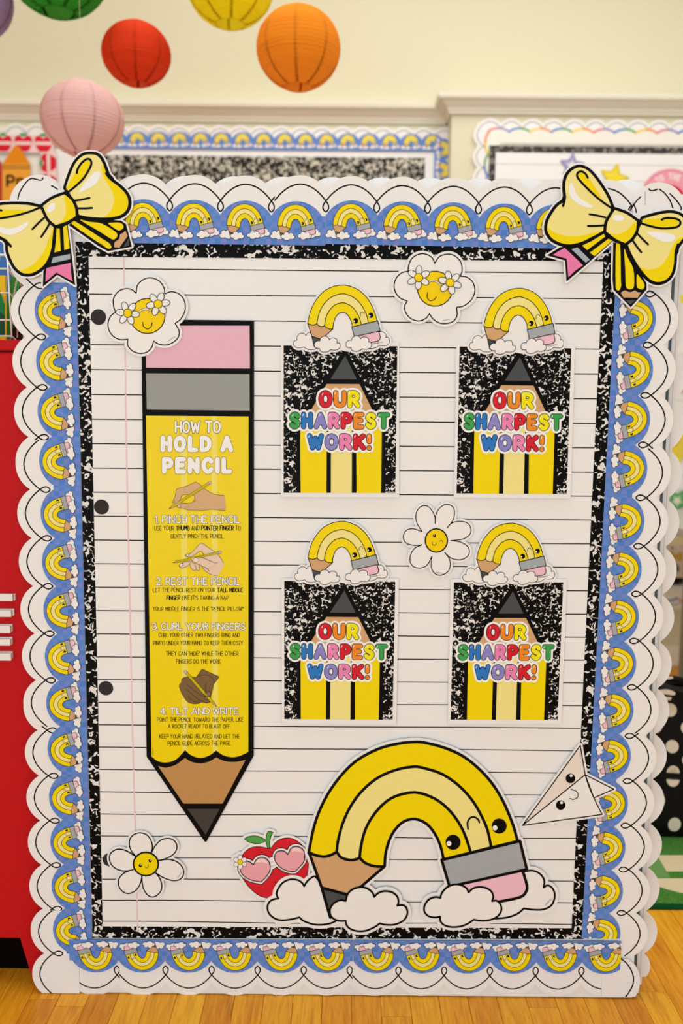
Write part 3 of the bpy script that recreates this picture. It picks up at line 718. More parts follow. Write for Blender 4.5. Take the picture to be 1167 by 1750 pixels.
a.fill(a.part('wood_panel'), tt + [(380.3, 1373.1), (313.5, 1373.1)], mat('poster_tan', '#c08d55', .45, .35))
a.fill(a.part('lead_panel'), [(320.2, 1382.1), (375.4, 1382.1), (351.5, 1426.5)], mat('poster_lead', '#423d39', .45, .35))
hd = a.part('heading_text'); BASE = a.level
def outlined(s, A, B, h, wd, ol):
    a.level = BASE + 1
    for c, st in letters(s, A, B, h, wd + 2 * ol):
        for q in st: a.stroke(hd, q, wd + 2 * ol, INK, up=False, seg=8)
    a.level += 1
    for c, st in letters(s, A, B, h, wd + 2 * ol):
        for q in st: a.stroke(hd, q, wd, HILITE, up=False, seg=8)
outlined('HOW TO', (297.7, 741), (378.2, 741), 22.8, 3.4, .7)
a.level = BASE; bubble(a, hd, 'HOLD A', (273.8, 773.4), (399.4, 773.4), 30, 8.0, [HILITE], .6, INK2, hilite=False, gap=10.6)
a.level = BASE; bubble(a, hd, 'PENCIL', (276, 810.2), (397.2, 810.2), 30, 8.0, [HILITE], .6, INK2, hilite=False, gap=10.6)
outlined('1. PINCH THE PENCIL', (263.5, 895), (411.4, 895), 15, 1.9, .55)
outlined('2. REST THE PENCIL', (265.7, 1000.9), (410.9, 1000.9), 15, 1.9, .55)
outlined('3. CURL YOUR FINGERS', (258.9, 1077.3), (420, 1077.3), 13.8, 1.9, .55)
outlined('4. TILT AND WRITE', (272.6, 1221.6), (408.8, 1221.6), 13.4, 1.9, .55)
tb = a.part('instruction_text')
for s, x0, x1, y0, y1 in (('USE YOUR *THUMB* AND *POINTER FINGER* TO', 263.7, 411.4, 898.3, 906.5), ('GENTLY PINCH THE PENCIL.', 291.4, 383.1, 912.3, 920.2),
        ('LET THE PENCIL REST ON YOUR *TALL MIDDLE*', 261.4, 415.2, 1004.5, 1011.9), ("*FINGER* LIKE IT'S TAKING A NAP.", 284.6, 392, 1017.4, 1025), ('YOUR MIDDLE FINGER IS THE "PENCIL PILLOW"!', 260.9, 417, 1036.6, 1044.3),
        ('CURL YOUR OTHER TWO FINGERS (RING AND', 270.8, 410, 1081.4, 1089), ('PINKY) UNDER YOUR HAND TO KEEP THEM COZY.', 261.8, 416.5, 1094.9, 1102.3),
        ('THEY CAN "HIDE" WHILE THE OTHER', 283.2, 407.6, 1112.9, 1120.6), ('FINGERS DO THE WORK.', 300.8, 378.3, 1126.3, 1134),
        ('POINT THE PENCIL TOWARD THE PAPER, LIKE', 268.3, 416, 1226, 1233.4), ('A ROCKET READY TO BLAST OFF.', 287.1, 394.2, 1237.2, 1244.5),
        ('KEEP YOUR HAND RELAXED AND LET THE', 272, 409.7, 1254.5, 1262), ('PENCIL GLIDE ACROSS THE PAGE.', 286.6, 394.8, 1266, 1273.7)):
    a.level = BASE; text(a, tb, s, (x0, y1), (x1, y1), y1 - y0, .82, INK, bold=True)
def minipencil(p, A, B, wd):
    """A = point, B = eraser end"""
    L = math.dist(A, B); t = ((B[0] - A[0]) / L, (B[1] - A[1]) / L); n = (-t[1], t[0]); h = wd / 2
    q = lambda u, v: (A[0] + t[0] * u + n[0] * v, A[1] + t[1] * u + n[1] * v)
    c = wd * 2
    a.fill(p, [q(0, 0), q(c, h), q(c, -h)], TAN); a.fill(p, [q(0, 0), q(c * .4, h * .4), q(c * .4, -h * .4)], LEAD)
    a.fill(p, [q(c, -h), q(c, h), q(L - wd, h), q(L - wd, -h)], YEL)
    a.fill(p, [q(L - wd * 1.7, -h), q(L - wd * 1.7, h), q(L - wd * .8, h), q(L - wd * .8, -h)], GREY)
    a.fill(p, [q(L - wd * .8, -h), q(L - wd * .8, h)] + cr([q(L - wd * .2, h), q(L, 0), q(L - wd * .2, -h)], n=3), PINK)
    a.stroke(p, [q(0, 0), q(c, h), q(L - wd * .2, h), q(L, 0), q(L - wd * .2, -h), q(c, -h)], .45, INK, closed=True)
    for v in (-.18, .18): a.stroke(p, [q(c, v * wd), q(L - wd * 1.7, v * wd)], .35, INK)
H1 = lambda q: Z(q, 240, 810, 5.835)
H3 = lambda q: Z(q, 240, 1050, 5.835)
def hand(fills, lines, nails, pen, skin, nailm, F_, keep=False):
    a.level = a.level if keep else BASE
    p = a.part('hand_drawing'); sk = mat(skin[0], skin[1], .5, .3); nl = mat(nailm[0], nailm[1], .5, .3)
    for q in fills[0]: a.fill(p, cr(F_(q), closed=True, n=3), sk)
    for q in fills[1]: a.fill(p, cr(F_(q), closed=True, n=3), PY)
    for q in lines[0]: a.stroke(p, cr(F_(q), n=3), .55, INK)
    minipencil(p, *[F_([c])[0] for c in pen[:2]], pen[2])
    for q in fills[2]: a.fill(p, cr(F_(q), closed=True, n=3), sk)
    for q in lines[1]: a.stroke(p, cr(F_(q), n=3), .55, INK)
    for cx, cy, rx, ry, ro in nails:
        c = F_([(cx, cy)])[0]; e_ = ell(c[0], c[1], rx / 5.835, ry / 5.835, ro); a.fill(p, e_, nl); a.stroke(p, e_, .5, INK, closed=True)
h1 = [(320, 285), (330, 262), (345, 222), (355, 172), (362, 150), (400, 136), (460, 120), (520, 92), (548, 82), (580, 95), (612, 122), (645, 150), (690, 180), (740, 202), (790, 210), (832, 212), (848, 290), (845, 365), (770, 358), (700, 352), (640, 362), (560, 362), (470, 358), (410, 338), (385, 335), (360, 318), (335, 295)]
hand(([h1], [[(425, 218), (445, 208), (530, 213), (539, 240), (533, 262), (500, 290), (465, 292), (415, 287), (405, 262)]], [[(355, 305), (380, 290), (440, 292), (480, 325), (440, 345), (400, 340), (365, 325)]]),
     ([h1[:16], h1[17:25] + [(360, 318)], [(412, 215), (445, 208), (530, 213), (539, 240), (533, 262), (500, 290), (465, 292), (405, 288)], [(412, 215), (400, 245), (388, 270)], [(533, 280), (550, 258)]], [[(400, 295), (470, 293)], [(360, 312), (372, 332), (410, 338)]]),
     [(384, 318, 18, 17, 0), (330, 275, 8, 13, .4)], ((285, 348), (705, 78), 4.0), ('skin_medium', '#d6ab7c'), ('nail_medium', '#e3bd95'), H1)
h2 = [(450, 820), (448, 805), (470, 797), (500, 790), (540, 755), (585, 700), (605, 690), (640, 705), (680, 735), (740, 775), (780, 810), (828, 885), (810, 950), (765, 1015), (700, 1000), (640, 960), (610, 920), (560, 880), (510, 850), (560, 825), (640, 800), (597, 768), (530, 812), (490, 828)]
hand(([h2, [(512, 868), (470, 868), (430, 880), (395, 903), (387, 920), (402, 936), (440, 932), (475, 912), (500, 890)], [(500, 885), (492, 905), (510, 945), (540, 962), (560, 950), (545, 905)], [(545, 905), (560, 950), (578, 962), (592, 945), (590, 905)]], [], [[(512, 850), (525, 830), (570, 828), (640, 840), (700, 870), (740, 885), (770, 880), (700, 930), (640, 925), (570, 890), (530, 885)]]),
     ([[(450, 820), (448, 805), (470, 797), (500, 790), (540, 755), (585, 700), (605, 690), (640, 705), (680, 735), (740, 775), (780, 810), (828, 885)], [(450, 820), (490, 828), (530, 812), (597, 768), (640, 815)], [(610, 920), (640, 960), (700, 1000), (765, 1015)],
       [(500, 870), (430, 880), (395, 903), (387, 920), (402, 936), (440, 932), (475, 912), (500, 880)], [(492, 900), (510, 945), (540, 962), (558, 948)], [(545, 905), (560, 950), (578, 962), (592, 945), (592, 915)]],
      [[(540, 830), (600, 828), (660, 850), (740, 885), (770, 880)], [(512, 850), (520, 880), (570, 895), (640, 930), (670, 945), (688, 972)]]),
     [(553, 857, 29, 23, 0), (472, 808, 17, 9, -.3), (408, 905, 12, 20, .6)], ((322, 885), (808, 775), 3.6), ('skin_light', '#e8c8b0'), ('nail_light', '#f2dccb'), H1)
h3 = [(410, 650), (425, 632), (480, 620), (555, 625), (610, 605), (660, 602), (700, 620), (735, 660), (730, 700), (715, 770), (700, 820), (695, 870), (660, 885), (610, 875), (570, 890), (520, 890), (470, 870), (430, 820), (405, 770), (387, 720), (395, 690), (407, 680)]
a.level = BASE; p = a.part('hand_drawing'); SKD = mat('skin_dark', '#7c5f3a', .5, .3)
q = H3([(555, 625), (615, 543), (788, 622), (735, 690)]); a.fill(p, q, SKD); a.stroke(p, q, .55, INK, closed=True)
hand(([h3], [], []), ([h3 + h3[:1], [(465, 695), (520, 745), (580, 790), (640, 820)], [(460, 745), (510, 790), (570, 840), (640, 868)], [(478, 812), (510, 850), (560, 878), (610, 875)]], [[(655, 682), (648, 720), (655, 770)], [(648, 770), (645, 800), (665, 818), (700, 812)]]),
     [(680, 790, 19, 23, .1), (655, 832, 16, 11, .8), (675, 872, 14, 7, 0)], ((762, 922), (440, 560), 4.2), ('skin_dark', '#7c5f3a'), ('nail_dark', '#8f6e49'), H3, True)
text(a, a.part('small_print'), 'SCHOOLGIRL STYLE', (262, 1290), (262, 1277), 1.2, .2, INK, seg=4)
a.root('pencil_poster', 'tall pencil-shaped poster on how to hold a pencil, at the left', 'poster')

# ---- "Our sharpest work" signs
SIGNQ = [[(484.5, 590.5), (679, 591.8), (675.5, 842.6), (484.5, 842.1)], [(785.3, 592.3), (976.1, 595.2), (968.3, 844.6), (780, 843.2)],
         [(485.8, 992.6), (675.5, 994.2), (670.7, 1230.3), (485.8, 1228.7)], [(775.7, 995.3), (962.4, 995.3), (952.8, 1230.4), (769.8, 1229.9)]]
SIGNP = [[(480.1, 583.1), (682.3, 585.4), (682.2, 850.3), (480.1, 849.4)], [(780, 587.3), (982.5, 589.7), (975, 851.9), (775.4, 850.5)],
         [(481, 988), (681.7, 988.5), (677.1, 1238.3), (481.7, 1236.5)], [(770.1, 989.5), (968.9, 989.5), (959.2, 1237.1), (764.9, 1237.1)]]
RR, OO, YY, GG, BB, PP, KK = RED, ORANGE, mat('letter_yellow', '#f3e314', .5, .3), GREEN, BLUE, PURPLE, HOTPINK
NM = ['upper left', 'upper right', 'lower left', 'lower right']
for k in range(4):
    Y = 1.5255; q = SIGNQ[k]
    def tf(x, y, q=q, Y=Y):
        v = (y - 527) / 1101; u = (x - 107) / (851 - 15 * v)
        A = (q[0][0] + (q[1][0] - q[0][0]) * u, q[0][1] + (q[1][1] - q[0][1]) * u); B = (q[3][0] + (q[2][0] - q[3][0]) * u, q[3][1] + (q[2][1] - q[3][1]) * u)
        return P(A[0] + (B[0] - A[0]) * v, A[1] + (B[1] - A[1]) * v, Y)
    a = Art(lambda x, y: P(x, y, 1.5255), Y); a.backing('paper', SIGNP[k], WHITE, .0003); a.tf = tf
    a.fill(a.part('marbled_print'), [(107, 527), (958, 527), (943, 1628), (107, 1628)], COMP2)
    p = a.part('pencil_drawing')
    a.fill(p, [(568, 535), (800, 1000), (868, 1130), (868, 1628), (203, 1628), (203, 1130), (262, 1010)], INK)
    a.fill(p, [(568, 600), (655, 777), (457, 777)], LEAD); a.fill(p, [(430, 812), (675, 812), (790, 1045), (290, 1045)], TAN)
    a.fill(p, [(232, 1130), (430, 1130), (428, 1628), (235, 1628)], YEL); a.fill(p, [(462, 1130), (618, 1130), (617, 1628), (461, 1628)], LYEL); a.fill(p, [(650, 1130), (842, 1130), (836, 1628), (653, 1628)], YEL)
    p = a.part('lettering')
    bubble(a, p, 'OUR', (366, 995), (684, 995), 138, 32, [RR, OO, YY], 5, halo=16, gap=43)
    bubble(a, p, 'SHARPEST', (146, 1154), (905, 1154), 134, 32, [GG, BB, PP, KK, RR, OO, YY, GG], 5, halo=16, gap=43)
    bubble(a, p, 'WORK!', (281, 1312), (768, 1312), 132, 32, [BB, PP, KK, RR, OO], 5, halo=16, gap=43)
    text(a, a.part('small_print'), 'SCHOOLGIRL STYLE', (876, 1626), (940, 1626), 9, 1.2, HILITE, seg=4)
    a.root('work_sign', 'marbled sign reading our sharpest work, %s of the four' % NM[k], 'sign', 'our sharpest work signs')

# ---- pencil rainbow toppers
TOPS = [(527.2, 650.9, 585.7, 487.3), (828.1, 949.9, 886.7, 492.8), (527.2, 647.4, 584.6, 891), (815.3, 933.9, 874, 894)]
INNER = [L4[0]] + L4 + [(768, 1514.6), (740, 1520), (700, 1540), (650, 1520)]
BK = contour([L1 + [FERR[1], FERR[2], (899, 1540), (840, 1560), (740, 1575), (700, 1568), (640, 1580), (560, 1570), (540, 1510)], BACKL, BACKR, FRONTL, FRONTR, FERR], 11.5, 3)
for k, (x0, x1, ax, ay) in enumerate(TOPS):
    Y = 1.5238; m0 = P(x0, ay + 60, Y); m1 = P(x1, ay + 60, Y); S = m1[0] - m0[0]; cx = (m0[0] + m1[0]) / 2; cz = P(ax, ay, Y)[1]
    ra = math.radians(1.2 if k < 2 else .8); c_, s_ = math.cos(ra), math.sin(ra)
    def tf(x, y, S=S, cx=cx, cz=cz):
        u, v = mnorm(x, y); return cx + S * (u * c_ + v * s_), cz + S * (v * c_ - u * s_)
    a = Art(tf, Y); a.backing('card', BK, WHITE, .0005); motif(a, 3.9, None, 2.9)
    text(a, a.part('small_print'), 'SCHOOLGIRL STYLE', (862, 1549), (915, 1540), 5, .7, INK2, seg=4)
    a.root('rainbow_topper', 'yellow pencil rainbow cutout with clouds above the %s sign' % NM[k], 'cutout', 'pencil rainbow cutouts above the signs')

# ---- big rainbow
Y = 1.5225; a = Art(lambda x, y: P(x, y, Y), Y)
big = contour([L1 + [FERR[1], FERR[0]] + L4[::-1] + S3[::-1] + S2[::-1] + S1[::-1], WOODT, LEADT, ERAS, BACKL, BACKR, FRONTL, FRONTR, FERR], 6.8, 1.5)
a.backing('card', big, WHITE, .0006); motif(a, 4.9, None, 3.3)
text(a, a.part('small_print'), 'SCHOOLGIRL STYLE', (932, 1547), (942, 1536), 1.6, .25, INK2, seg=4)
a.root('rainbow_cutout', 'large yellow pencil rainbow cutout resting on clouds at the bottom', 'cutout')

# ---- daisies with sunglasses
def petals6(cx, cy, r, n=6, a0=0, k=.62, wd=.36):
    out = []
    for i in range(n):
        t = a0 + i * 2 * PI / n; c, s = math.cos(t), math.sin(t)
        out.append(ell(cx + c * r * k, cy + s * r * k, r * (1 - k), r * wd, t, 16))
    return out
def glassdaisy(dx, dy, rot, lab):
    Y = 1.5242; c, s = math.cos(rot), math.sin(rot)
    def tf(x, y): x -= 250; y -= 540; return P(dx + x * c - y * s, dy + x * s + y * c, Y)
    a = Art(tf, Y)
    fl = path([(232.6, 501.2), (235.2, 487), (246.8, 476.8), (259.6, 475), (272.5, 480.6), (280.2, 492.2), (281.5, 502)],
              [(281.5, 502), (293, 498.5), (306, 502.5), (315, 514), (316.2, 530), (309, 545), (299.2, 552.6)],
              [(299.2, 552.6), (306, 566), (303.9, 577.3), (295, 585.5), (283.8, 589.6), (271.4, 588), (262.2, 582.8)],
              [(262.2, 582.8), (259.6, 593), (250.6, 602), (237.8, 603.9), (226.2, 599.5), (218.5, 590.5), (218.5, 579.7)],
              [(218.5, 579.7), (205.7, 580.3), (194, 575), (186.4, 564.8), (184.6, 552), (189, 540.4), (197.4, 533.3)],
              [(197.4, 533.3), (194.1, 523), (194.1, 510.2), (201.8, 498.6), (213.4, 493.5), (224.9, 494.8), (232.6, 501.2)])
    a.backing('card', contour([fl], 5.2, 1), WHITE, .0005)
    p = a.part('petals'); a.fill(p, fl, CLOUDW); a.stroke(p, fl, 2.0, INK, closed=True)
    p = a.part('flower_face'); e_ = ell(252, 540, 30, 30); a.fill(p, e_, mat('daisy_yellow', '#f5cf00', .5, .3)); a.stroke(p, e_, 1.7, INK, closed=True)
    a.stroke(p, cr([(243.7, 550.7), (245.5, 558), (252.4, 562.3), (258.6, 557.5), (260, 551.5)]), 1.5, INK)
    p = a.part('sunglasses')
    br = cr([(236, 536), (240, 531), (249, 528), (258, 531)]); a.stroke(p, br, 3.2, INK); a.stroke(p, br, 1.9, CLOUDW)
    for (x, y), t0 in (((218.5, 535.3), .12), ((270.4, 519.8), -.15)):
        pp = petals6(x, y, 20.5, 6, t0, .6, .26)
        for q in pp: a.fill(p, q, CLOUDW); a.stroke(p, q, 1.1, INK, closed=True, seg=6)
        e_ = ell(x, y, 7.2); a.fill(p, e_, MATS['daisy_yellow']); a.stroke(p, e_, 1.1, INK, closed=True)
    text(a, a.part('small_print'), 'SCHOOLGIRL STYLE', (288, 584), (299.5, 575.5), 1.3, .2, INK2, seg=4)
    a.root('sunglasses_daisy', lab, 'cutout', 'white daisies wearing flower sunglasses')
glassdaisy(250, 540, 0, 'white daisy cutout with flower sunglasses over the top of the pencil poster')
glassdaisy(741.5, 492.5, math.radians(25.8), 'white daisy cutout with flower sunglasses between the two upper signs')
# ---- winking daisy
W4 = lambda q: Z(q, 660, 840, 3.432); Y = 1.5242
pet = [W4(q) for q in ([(210, 235), (180, 185), (175, 130), (200, 90), (240, 85), (270, 115), (285, 150), (287, 187)], [(287, 187), (290, 140), (310, 100), (345, 77), (385, 85), (400, 120), (390, 170), (357, 212)],
      [(357, 212), (385, 185), (430, 175), (475, 185), (495, 215), (490, 250), (450, 278), (378, 288)], [(378, 288), (430, 295), (475, 320), (487, 355), (470, 385), (430, 400), (380, 390), (342, 357)],
      [(342, 357), (370, 395), (375, 435), (360, 470), (320, 490), (285, 480), (265, 445), (267, 380)], [(267, 380), (240, 430), (200, 448), (160, 440), (140, 410), (145, 365), (170, 330), (210, 312)],
      [(210, 312), (160, 315), (115, 300), (100, 265), (115, 230), (155, 218), (210, 235)])]
fl = path(*pet); a = Art(lambda x, y: P(x, y, Y), Y); a.backing('card', contour([fl], 4.6, 1), WHITE, .0005)
for q in pet:
    p = a.part('petal'); a.fill(p, cr(q, n=4) + [(745.4, 923.6)], CLOUDW); a.stroke(p, cr(q), 1.6, INK)
p = a.part('flower_face'); e_ = ell(745.4, 923.6, 19, 20); a.fill(p, e_, MATS['daisy_yellow']); a.stroke(p, e_, 2.2, INK, closed=True)
a.fill(p, ell(742.2, 915.2, 2.8), INK); a.fill(p, ell(741.6, 914, .9), HILITE)
a.stroke(p, cr(W4([(313, 291), (322, 286), (329, 291), (330, 299)])), .9, INK); a.stroke(p, cr(W4([(270, 296), (271, 310), (281, 315), (291, 309), (293, 303)])), .9, INK)
text(a, a.part('small_print'), 'SCHOOLGIRL STYLE', (744, 978.5), (757, 981), 1.4, .2, INK2, seg=4)
a.root('winking_daisy', 'white daisy cutout with winking yellow face between the lower signs', 'cutout')
# ---- smiling daisy
W5 = lambda q: Z(q, 180, 1410, 7.78); Y = 1.5244
pet = [W5(q) for q in ([(405, 415), (350, 350), (320, 270), (330, 180), (390, 120), (470, 103), (550, 130), (605, 200), (625, 280), (615, 365)], [(615, 365), (660, 280), (730, 205), (810, 178), (890, 190), (945, 250), (945, 330), (890, 400), (800, 445), (715, 470)],
      [(715, 470), (790, 458), (880, 460), (970, 500), (1030, 570), (1040, 650), (1000, 715), (920, 738), (830, 720), (740, 680), (665, 630)], [(665, 630), (720, 700), (750, 790), (740, 870), (690, 930), (625, 955), (560, 925), (510, 850), (490, 760), (487, 670)],
      [(487, 670), (470, 760), (430, 840), (370, 890), (300, 908), (230, 880), (185, 820), (175, 740), (210, 670), (280, 620), (375, 590)], [(375, 590), (300, 605), (220, 605), (140, 575), (80, 520), (55, 440), (75, 370), (140, 325), (210, 320), (290, 345), (405, 415)])]
a = Art(lambda x, y: P(x, y, Y), Y); a.backing('card', contour([cr(q, n=4) + W5([(540, 515)]) for q in pet], 4.3, 1), WHITE, .0005)
for q in pet:
    p = a.part('petal'); a.fill(p, cr(q, n=4) + W5([(540, 515)]), CLOUDW); a.stroke(p, cr(q), 2.1, INK)
p = a.part('flower_face'); e_ = ell(249.4, 1476.2, 21.3, 20); a.fill(p, e_, YEL); a.stroke(p, e_, 2.7, INK, closed=True)
for (x, y) in ((467, 535), (598, 472)):
    c = W5([(x, y)])[0]; a.fill(p, ell(*c, 2.9), INK); a.fill(p, ell(c[0] + 1, c[1] - 1, 1), HILITE)
a.stroke(p, cr(W5([(525, 545), (540, 563), (560, 563), (572, 545), (567, 520)])), .8, INK)
text(a, a.part('small_print'), 'SCHOOLGIRL STYLE', (303.5, 1500.5), (311, 1491), 1.2, .2, INK2, seg=4)
a.root('smiling_daisy', 'white daisy cutout with smiling yellow face at the lower left', 'cutout')

# ---- apple
WA = lambda q: Z(q, 390, 1410, 7.78); Y = 1.5246
body = path(WA([(540, 312), (575, 297), (620, 240), (680, 195), (760, 172), (850, 180), (940, 230), (1010, 300), (1055, 400), (1066, 500), (1060, 600), (1040, 690), (1000, 760), (900, 870), (750, 940), (600, 965), (500, 965), (400, 930), (300, 850), (230, 765), (170, 660), (145, 540), (185, 410), (240, 340), (310, 300), (400, 287), (480, 298), (540, 312)]), n=4)
leaf = path(WA([(213, 183), (260, 155), (330, 143), (400, 150), (460, 175), (507, 205)]), WA([(507, 205), (460, 230), (400, 243), (330, 240), (265, 220), (213, 183)]), n=4)
stem = path(WA([(528, 308), (508, 250), (505, 170), (515, 110), (535, 82)]), WA([(535, 82), (597, 97)]), WA([(597, 97), (575, 130), (558, 190), (550, 250), (557, 300)]), n=4)
ll = path(WA([(335, 525), (290, 488), (240, 475), (190, 495), (160, 540), (163, 600), (195, 655), (245, 695), (320, 730), (435, 752)]), WA([(435, 752), (490, 700), (545, 620), (558, 550), (540, 480), (490, 432), (430, 425), (375, 455), (335, 525)]), n=4)
lr = path(WA([(793, 385), (750, 345), (700, 335), (650, 350), (620, 400), (625, 470), (670, 535), (740, 585), (820, 610), (890, 612)]), WA([(890, 612), (950, 550), (1005, 480), (1018, 400), (1000, 330), (950, 290), (890, 280), (835, 305), (793, 385)]), n=4)
fa, fb_ = contour([ll], 4.0, .6), contour([lr], 4.0, .6); bridge = WA([(540, 440), (610, 400), (640, 560), (575, 600)])
fr = contour([ll, lr, bridge], 4.0, .6) if False else contour([fa, fb_, bridge], .2, .6)
dz_ = petals6(*WA([(160, 483)])[0], 12.2, 6, .5, .62, .32)
a = Art(lambda x, y: P(x, y, Y), Y); a.backing('card', contour([body, leaf, stem, fr] + dz_, 4.6, 1), WHITE, .0005)
p = a.part('apple_body'); a.fill(p, body, RED); a.stroke(p, body, 1.2, INK, closed=True)
for q in ([(625, 755), (635, 775), (650, 790)], [(715, 705), (722, 722), (730, 735)]): a.stroke(p, WA(q), 1.1, INK)
p = a.part('leaf'); a.fill(p, leaf, mat('leaf_green', '#55a54c', .5, .3)); a.stroke(p, leaf, 1.1, INK, closed=True)
p = a.part('stem'); a.fill(p, stem, MATS['leaf_green']); a.stroke(p, stem, 1.1, INK, closed=True)
p = a.part('sunglasses'); a.fill(p, fr, CLOUDW); a.stroke(p, fr, 1.2, INK, closed=True)
for q in ([(520, 438), (612, 412)], [(560, 495), (615, 475)], [(565, 548), (640, 528)], [(132, 618), (160, 614)], [(160, 678), (190, 655)], [(218, 715), (265, 700)], [(290, 762), (325, 738)], [(560, 608), (596, 596)], [(980, 290), (1005, 278)], [(1018, 465), (1048, 458)], [(980, 525), (1012, 535)], [(700, 600), (740, 590)], [(505, 680), (545, 690)]): a.stroke(p, WA(q), .45, mat('frame_line', '#7d6f8c', .6, .2))
LP = mat('lens_pink', '#eaa3ad', .4, .4)
for q, hl in ((ll, [(372, 492), (395, 455), (430, 440), (490, 455), (535, 510), (480, 492), (420, 490)]), (lr, [(845, 345), (860, 308), (900, 292), (950, 310), (990, 360), (940, 345), (890, 340)])):
    p = a.part('lens'); a.fill(p, q, LP); a.stroke(p, q, 1.5, INK, closed=True); a.fill(p, cr(WA(hl), closed=True, n=4), mat('lens_glint', '#f3d5cf', .4, .4))
p = a.part('small_flower')
for q in dz_: a.fill(p, q, CLOUDW); a.stroke(p, q, .55, INK, closed=True, seg=6)
e_ = ell(*WA([(160, 483)])[0], 4.4); a.fill(p, e_, MATS['daisy_yellow']); a.stroke(p, e_, .6, INK, closed=True)
a.root('apple_cutout', 'red apple cutout wearing pink heart sunglasses left of the large rainbow', 'cutout')

# ---- paper plane
Y = 1.5232; A_, T_, M_, R_, K_, B_ = z6([(625, 553), (945, 110), (972, 272), (1130, 352), (1020, 400), (1065, 492)])
tm = cr([T_, z6([(958, 190)])[0], M_], n=4); mb = cr([M_, z6([(992, 335)])[0], K_, B_], n=4)
a = Art(lambda x, y: P(x, y, Y), Y)
fullp = [A_] + tm + [R_, K_] + cr([K_, z6([(1040, 440)])[0], B_], n=4)[1:]
a.backing('card', contour([fullp], 4.2, 1), WHITE, .0006)
p = a.part('wing'); q = [A_] + tm; a.fill(p, q, mat('plane_shade', '#eadbd2', .5, .3)); a.stroke(p, q, 1.9, INK, closed=True)
p = a.part('wing'); q = [A_] + mb; a.fill(p, q, CLOUDW); a.stroke(p, q, 1.9, INK, closed=True)
p = a.part('tail_flap'); q = [M_, R_, K_]; a.fill(p, q, CLOUDW); a.stroke(p, q, 1.9, INK, closed=True)
for (x, y), (hx, hy) in (((890, 292), (894, 277)), ((836, 440), (841, 426))):
    p = a.part('eye'); c = z6([(x, y)])[0]; a.fill(p, ell(*c, 8.2), INK); a.fill(p, ell(*z6([(hx, hy)])[0], 2.5), HILITE)
a.stroke(a.part('mouth'), cr(z6([(893, 352), (920, 362), (933, 382), (925, 400), (905, 408), (888, 403)])), 1.5, INK)
text(a, a.part('small_print'), 'SCHOOLGIRL STYLE', z6([(940, 145)])[0], z6([(945, 182)])[0], 1.3, .2, INK2, seg=4)
a.root('paper_plane', 'white paper plane cutout with a smiling face on the right edge', 'cutout')

# ---- bows (drawn once, in the crop of the right-hand bow)
c56, s56 = math.cos(math.radians(56)), math.sin(math.radians(56))
def l2r(q): return [((x - 270) * c56 - (y - 480) * s56 + 700, (x - 270) * s56 + (y - 480) * c56 + 490) for x, y in q]
UL_ = path([(690, 482), (660, 410), (610, 330), (560, 265), (520, 232), (480, 220), (440, 232), (405, 265), (387, 310), (384, 360), (388, 410), (375, 448)], [(375, 448), (333, 478), (295, 530), (270, 580), (264, 630), (277, 665), (310, 700), (370, 725), (430, 728), (500, 710), (560, 680), (636, 640)], [(636, 640), (640, 600), (655, 560), (684, 513)], n=5)
UL_D = path([(264, 610), (277, 665), (310, 700), (370, 725), (430, 728), (500, 710), (560, 680), (636, 640)], [(636, 640), (560, 655), (480, 674), (400, 675), (330, 657), (285, 632), (264, 610)], n=5)
UL_C = path([(680, 470), (620, 440), (560, 390), (500, 330), (468, 285), (475, 255), (505, 250), (530, 275), (570, 335), (610, 400), (645, 455), (680, 470)], n=5)
UL_L = cr([(694, 492), (620, 440), (560, 388), (500, 328), (465, 285), (466, 256), (492, 246), (518, 262), (533, 288)])
UL_H = cr([(425, 320), (438, 345), (455, 390), (490, 430), (540, 460), (572, 482), (530, 486), (475, 465), (432, 432), (412, 395), (410, 345)], closed=True)
RB = path(l2r([(442, 352), (465, 280), (505, 190), (555, 140), (610, 130), (655, 142), (685, 185), (715, 265)]), l2r([(715, 265), (735, 300), (800, 350), (845, 400), (860, 450), (848, 500), (810, 535), (750, 550), (680, 553), (600, 548), (530, 535)]), l2r([(530, 535), (515, 490), (500, 450), (470, 395), (442, 352)]), n=5)
RB_D = path(l2r([(690, 190), (715, 265)]), l2r([(715, 265), (735, 300), (800, 350), (845, 400), (860, 450), (848, 500), (810, 535), (750, 550), (690, 553)]), l2r([(690, 553), (735, 520), (762, 460), (762, 410), (735, 350), (700, 290), (682, 235), (690, 190)]), n=5)
RB_C = path(l2r([(442, 368), (462, 325), (500, 260), (540, 205), (578, 172), (602, 182), (600, 220), (565, 280), (510, 335), (442, 368)]), n=5)
RB_L = cr(l2r([(450, 388), (510, 340), (560, 290), (595, 235), (612, 195), (605, 166), (580, 162), (545, 190), (520, 230), (515, 255)]))
RB_H = cr(l2r([(655, 245), (672, 255), (668, 290), (640, 330), (600, 355), (530, 385), (550, 345), (590, 295), (630, 255)]), closed=True)
KN = path([(712, 503), (790, 532), (858, 580)], [(858, 580), (850, 640), (820, 690), (780, 722)], [(780, 722), (720, 695), (655, 645)], [(655, 645), (662, 590), (685, 545), (712, 503)], n=4)
KN_D = path([(858, 580), (850, 640), (820, 690), (780, 722)], [(780, 722), (720, 695), (668, 655)], [(668, 655), (700, 664), (750, 660), (800, 630), (835, 592), (858, 580)], n=4)
T1B = [(262, 803), (350, 748), (480, 735), (640, 640), (705, 705), (520, 870), (392, 978), (383, 838)]
T2B = [(703, 715), (775, 735), (850, 860), (925, 990), (925, 1030), (820, 1148), (705, 1032), (698, 960)]
PKB = mat('bow_pink', '#e87cab', .5, .3); BG = mat('bow_grey', '#a3adb6', .5, .3)
silL = contour([UL_, RB, KN], 21, 4, lines=[([(378, 430), (369, 474)], -8), (l2r([(722, 265), (750, 292)]), -8)])
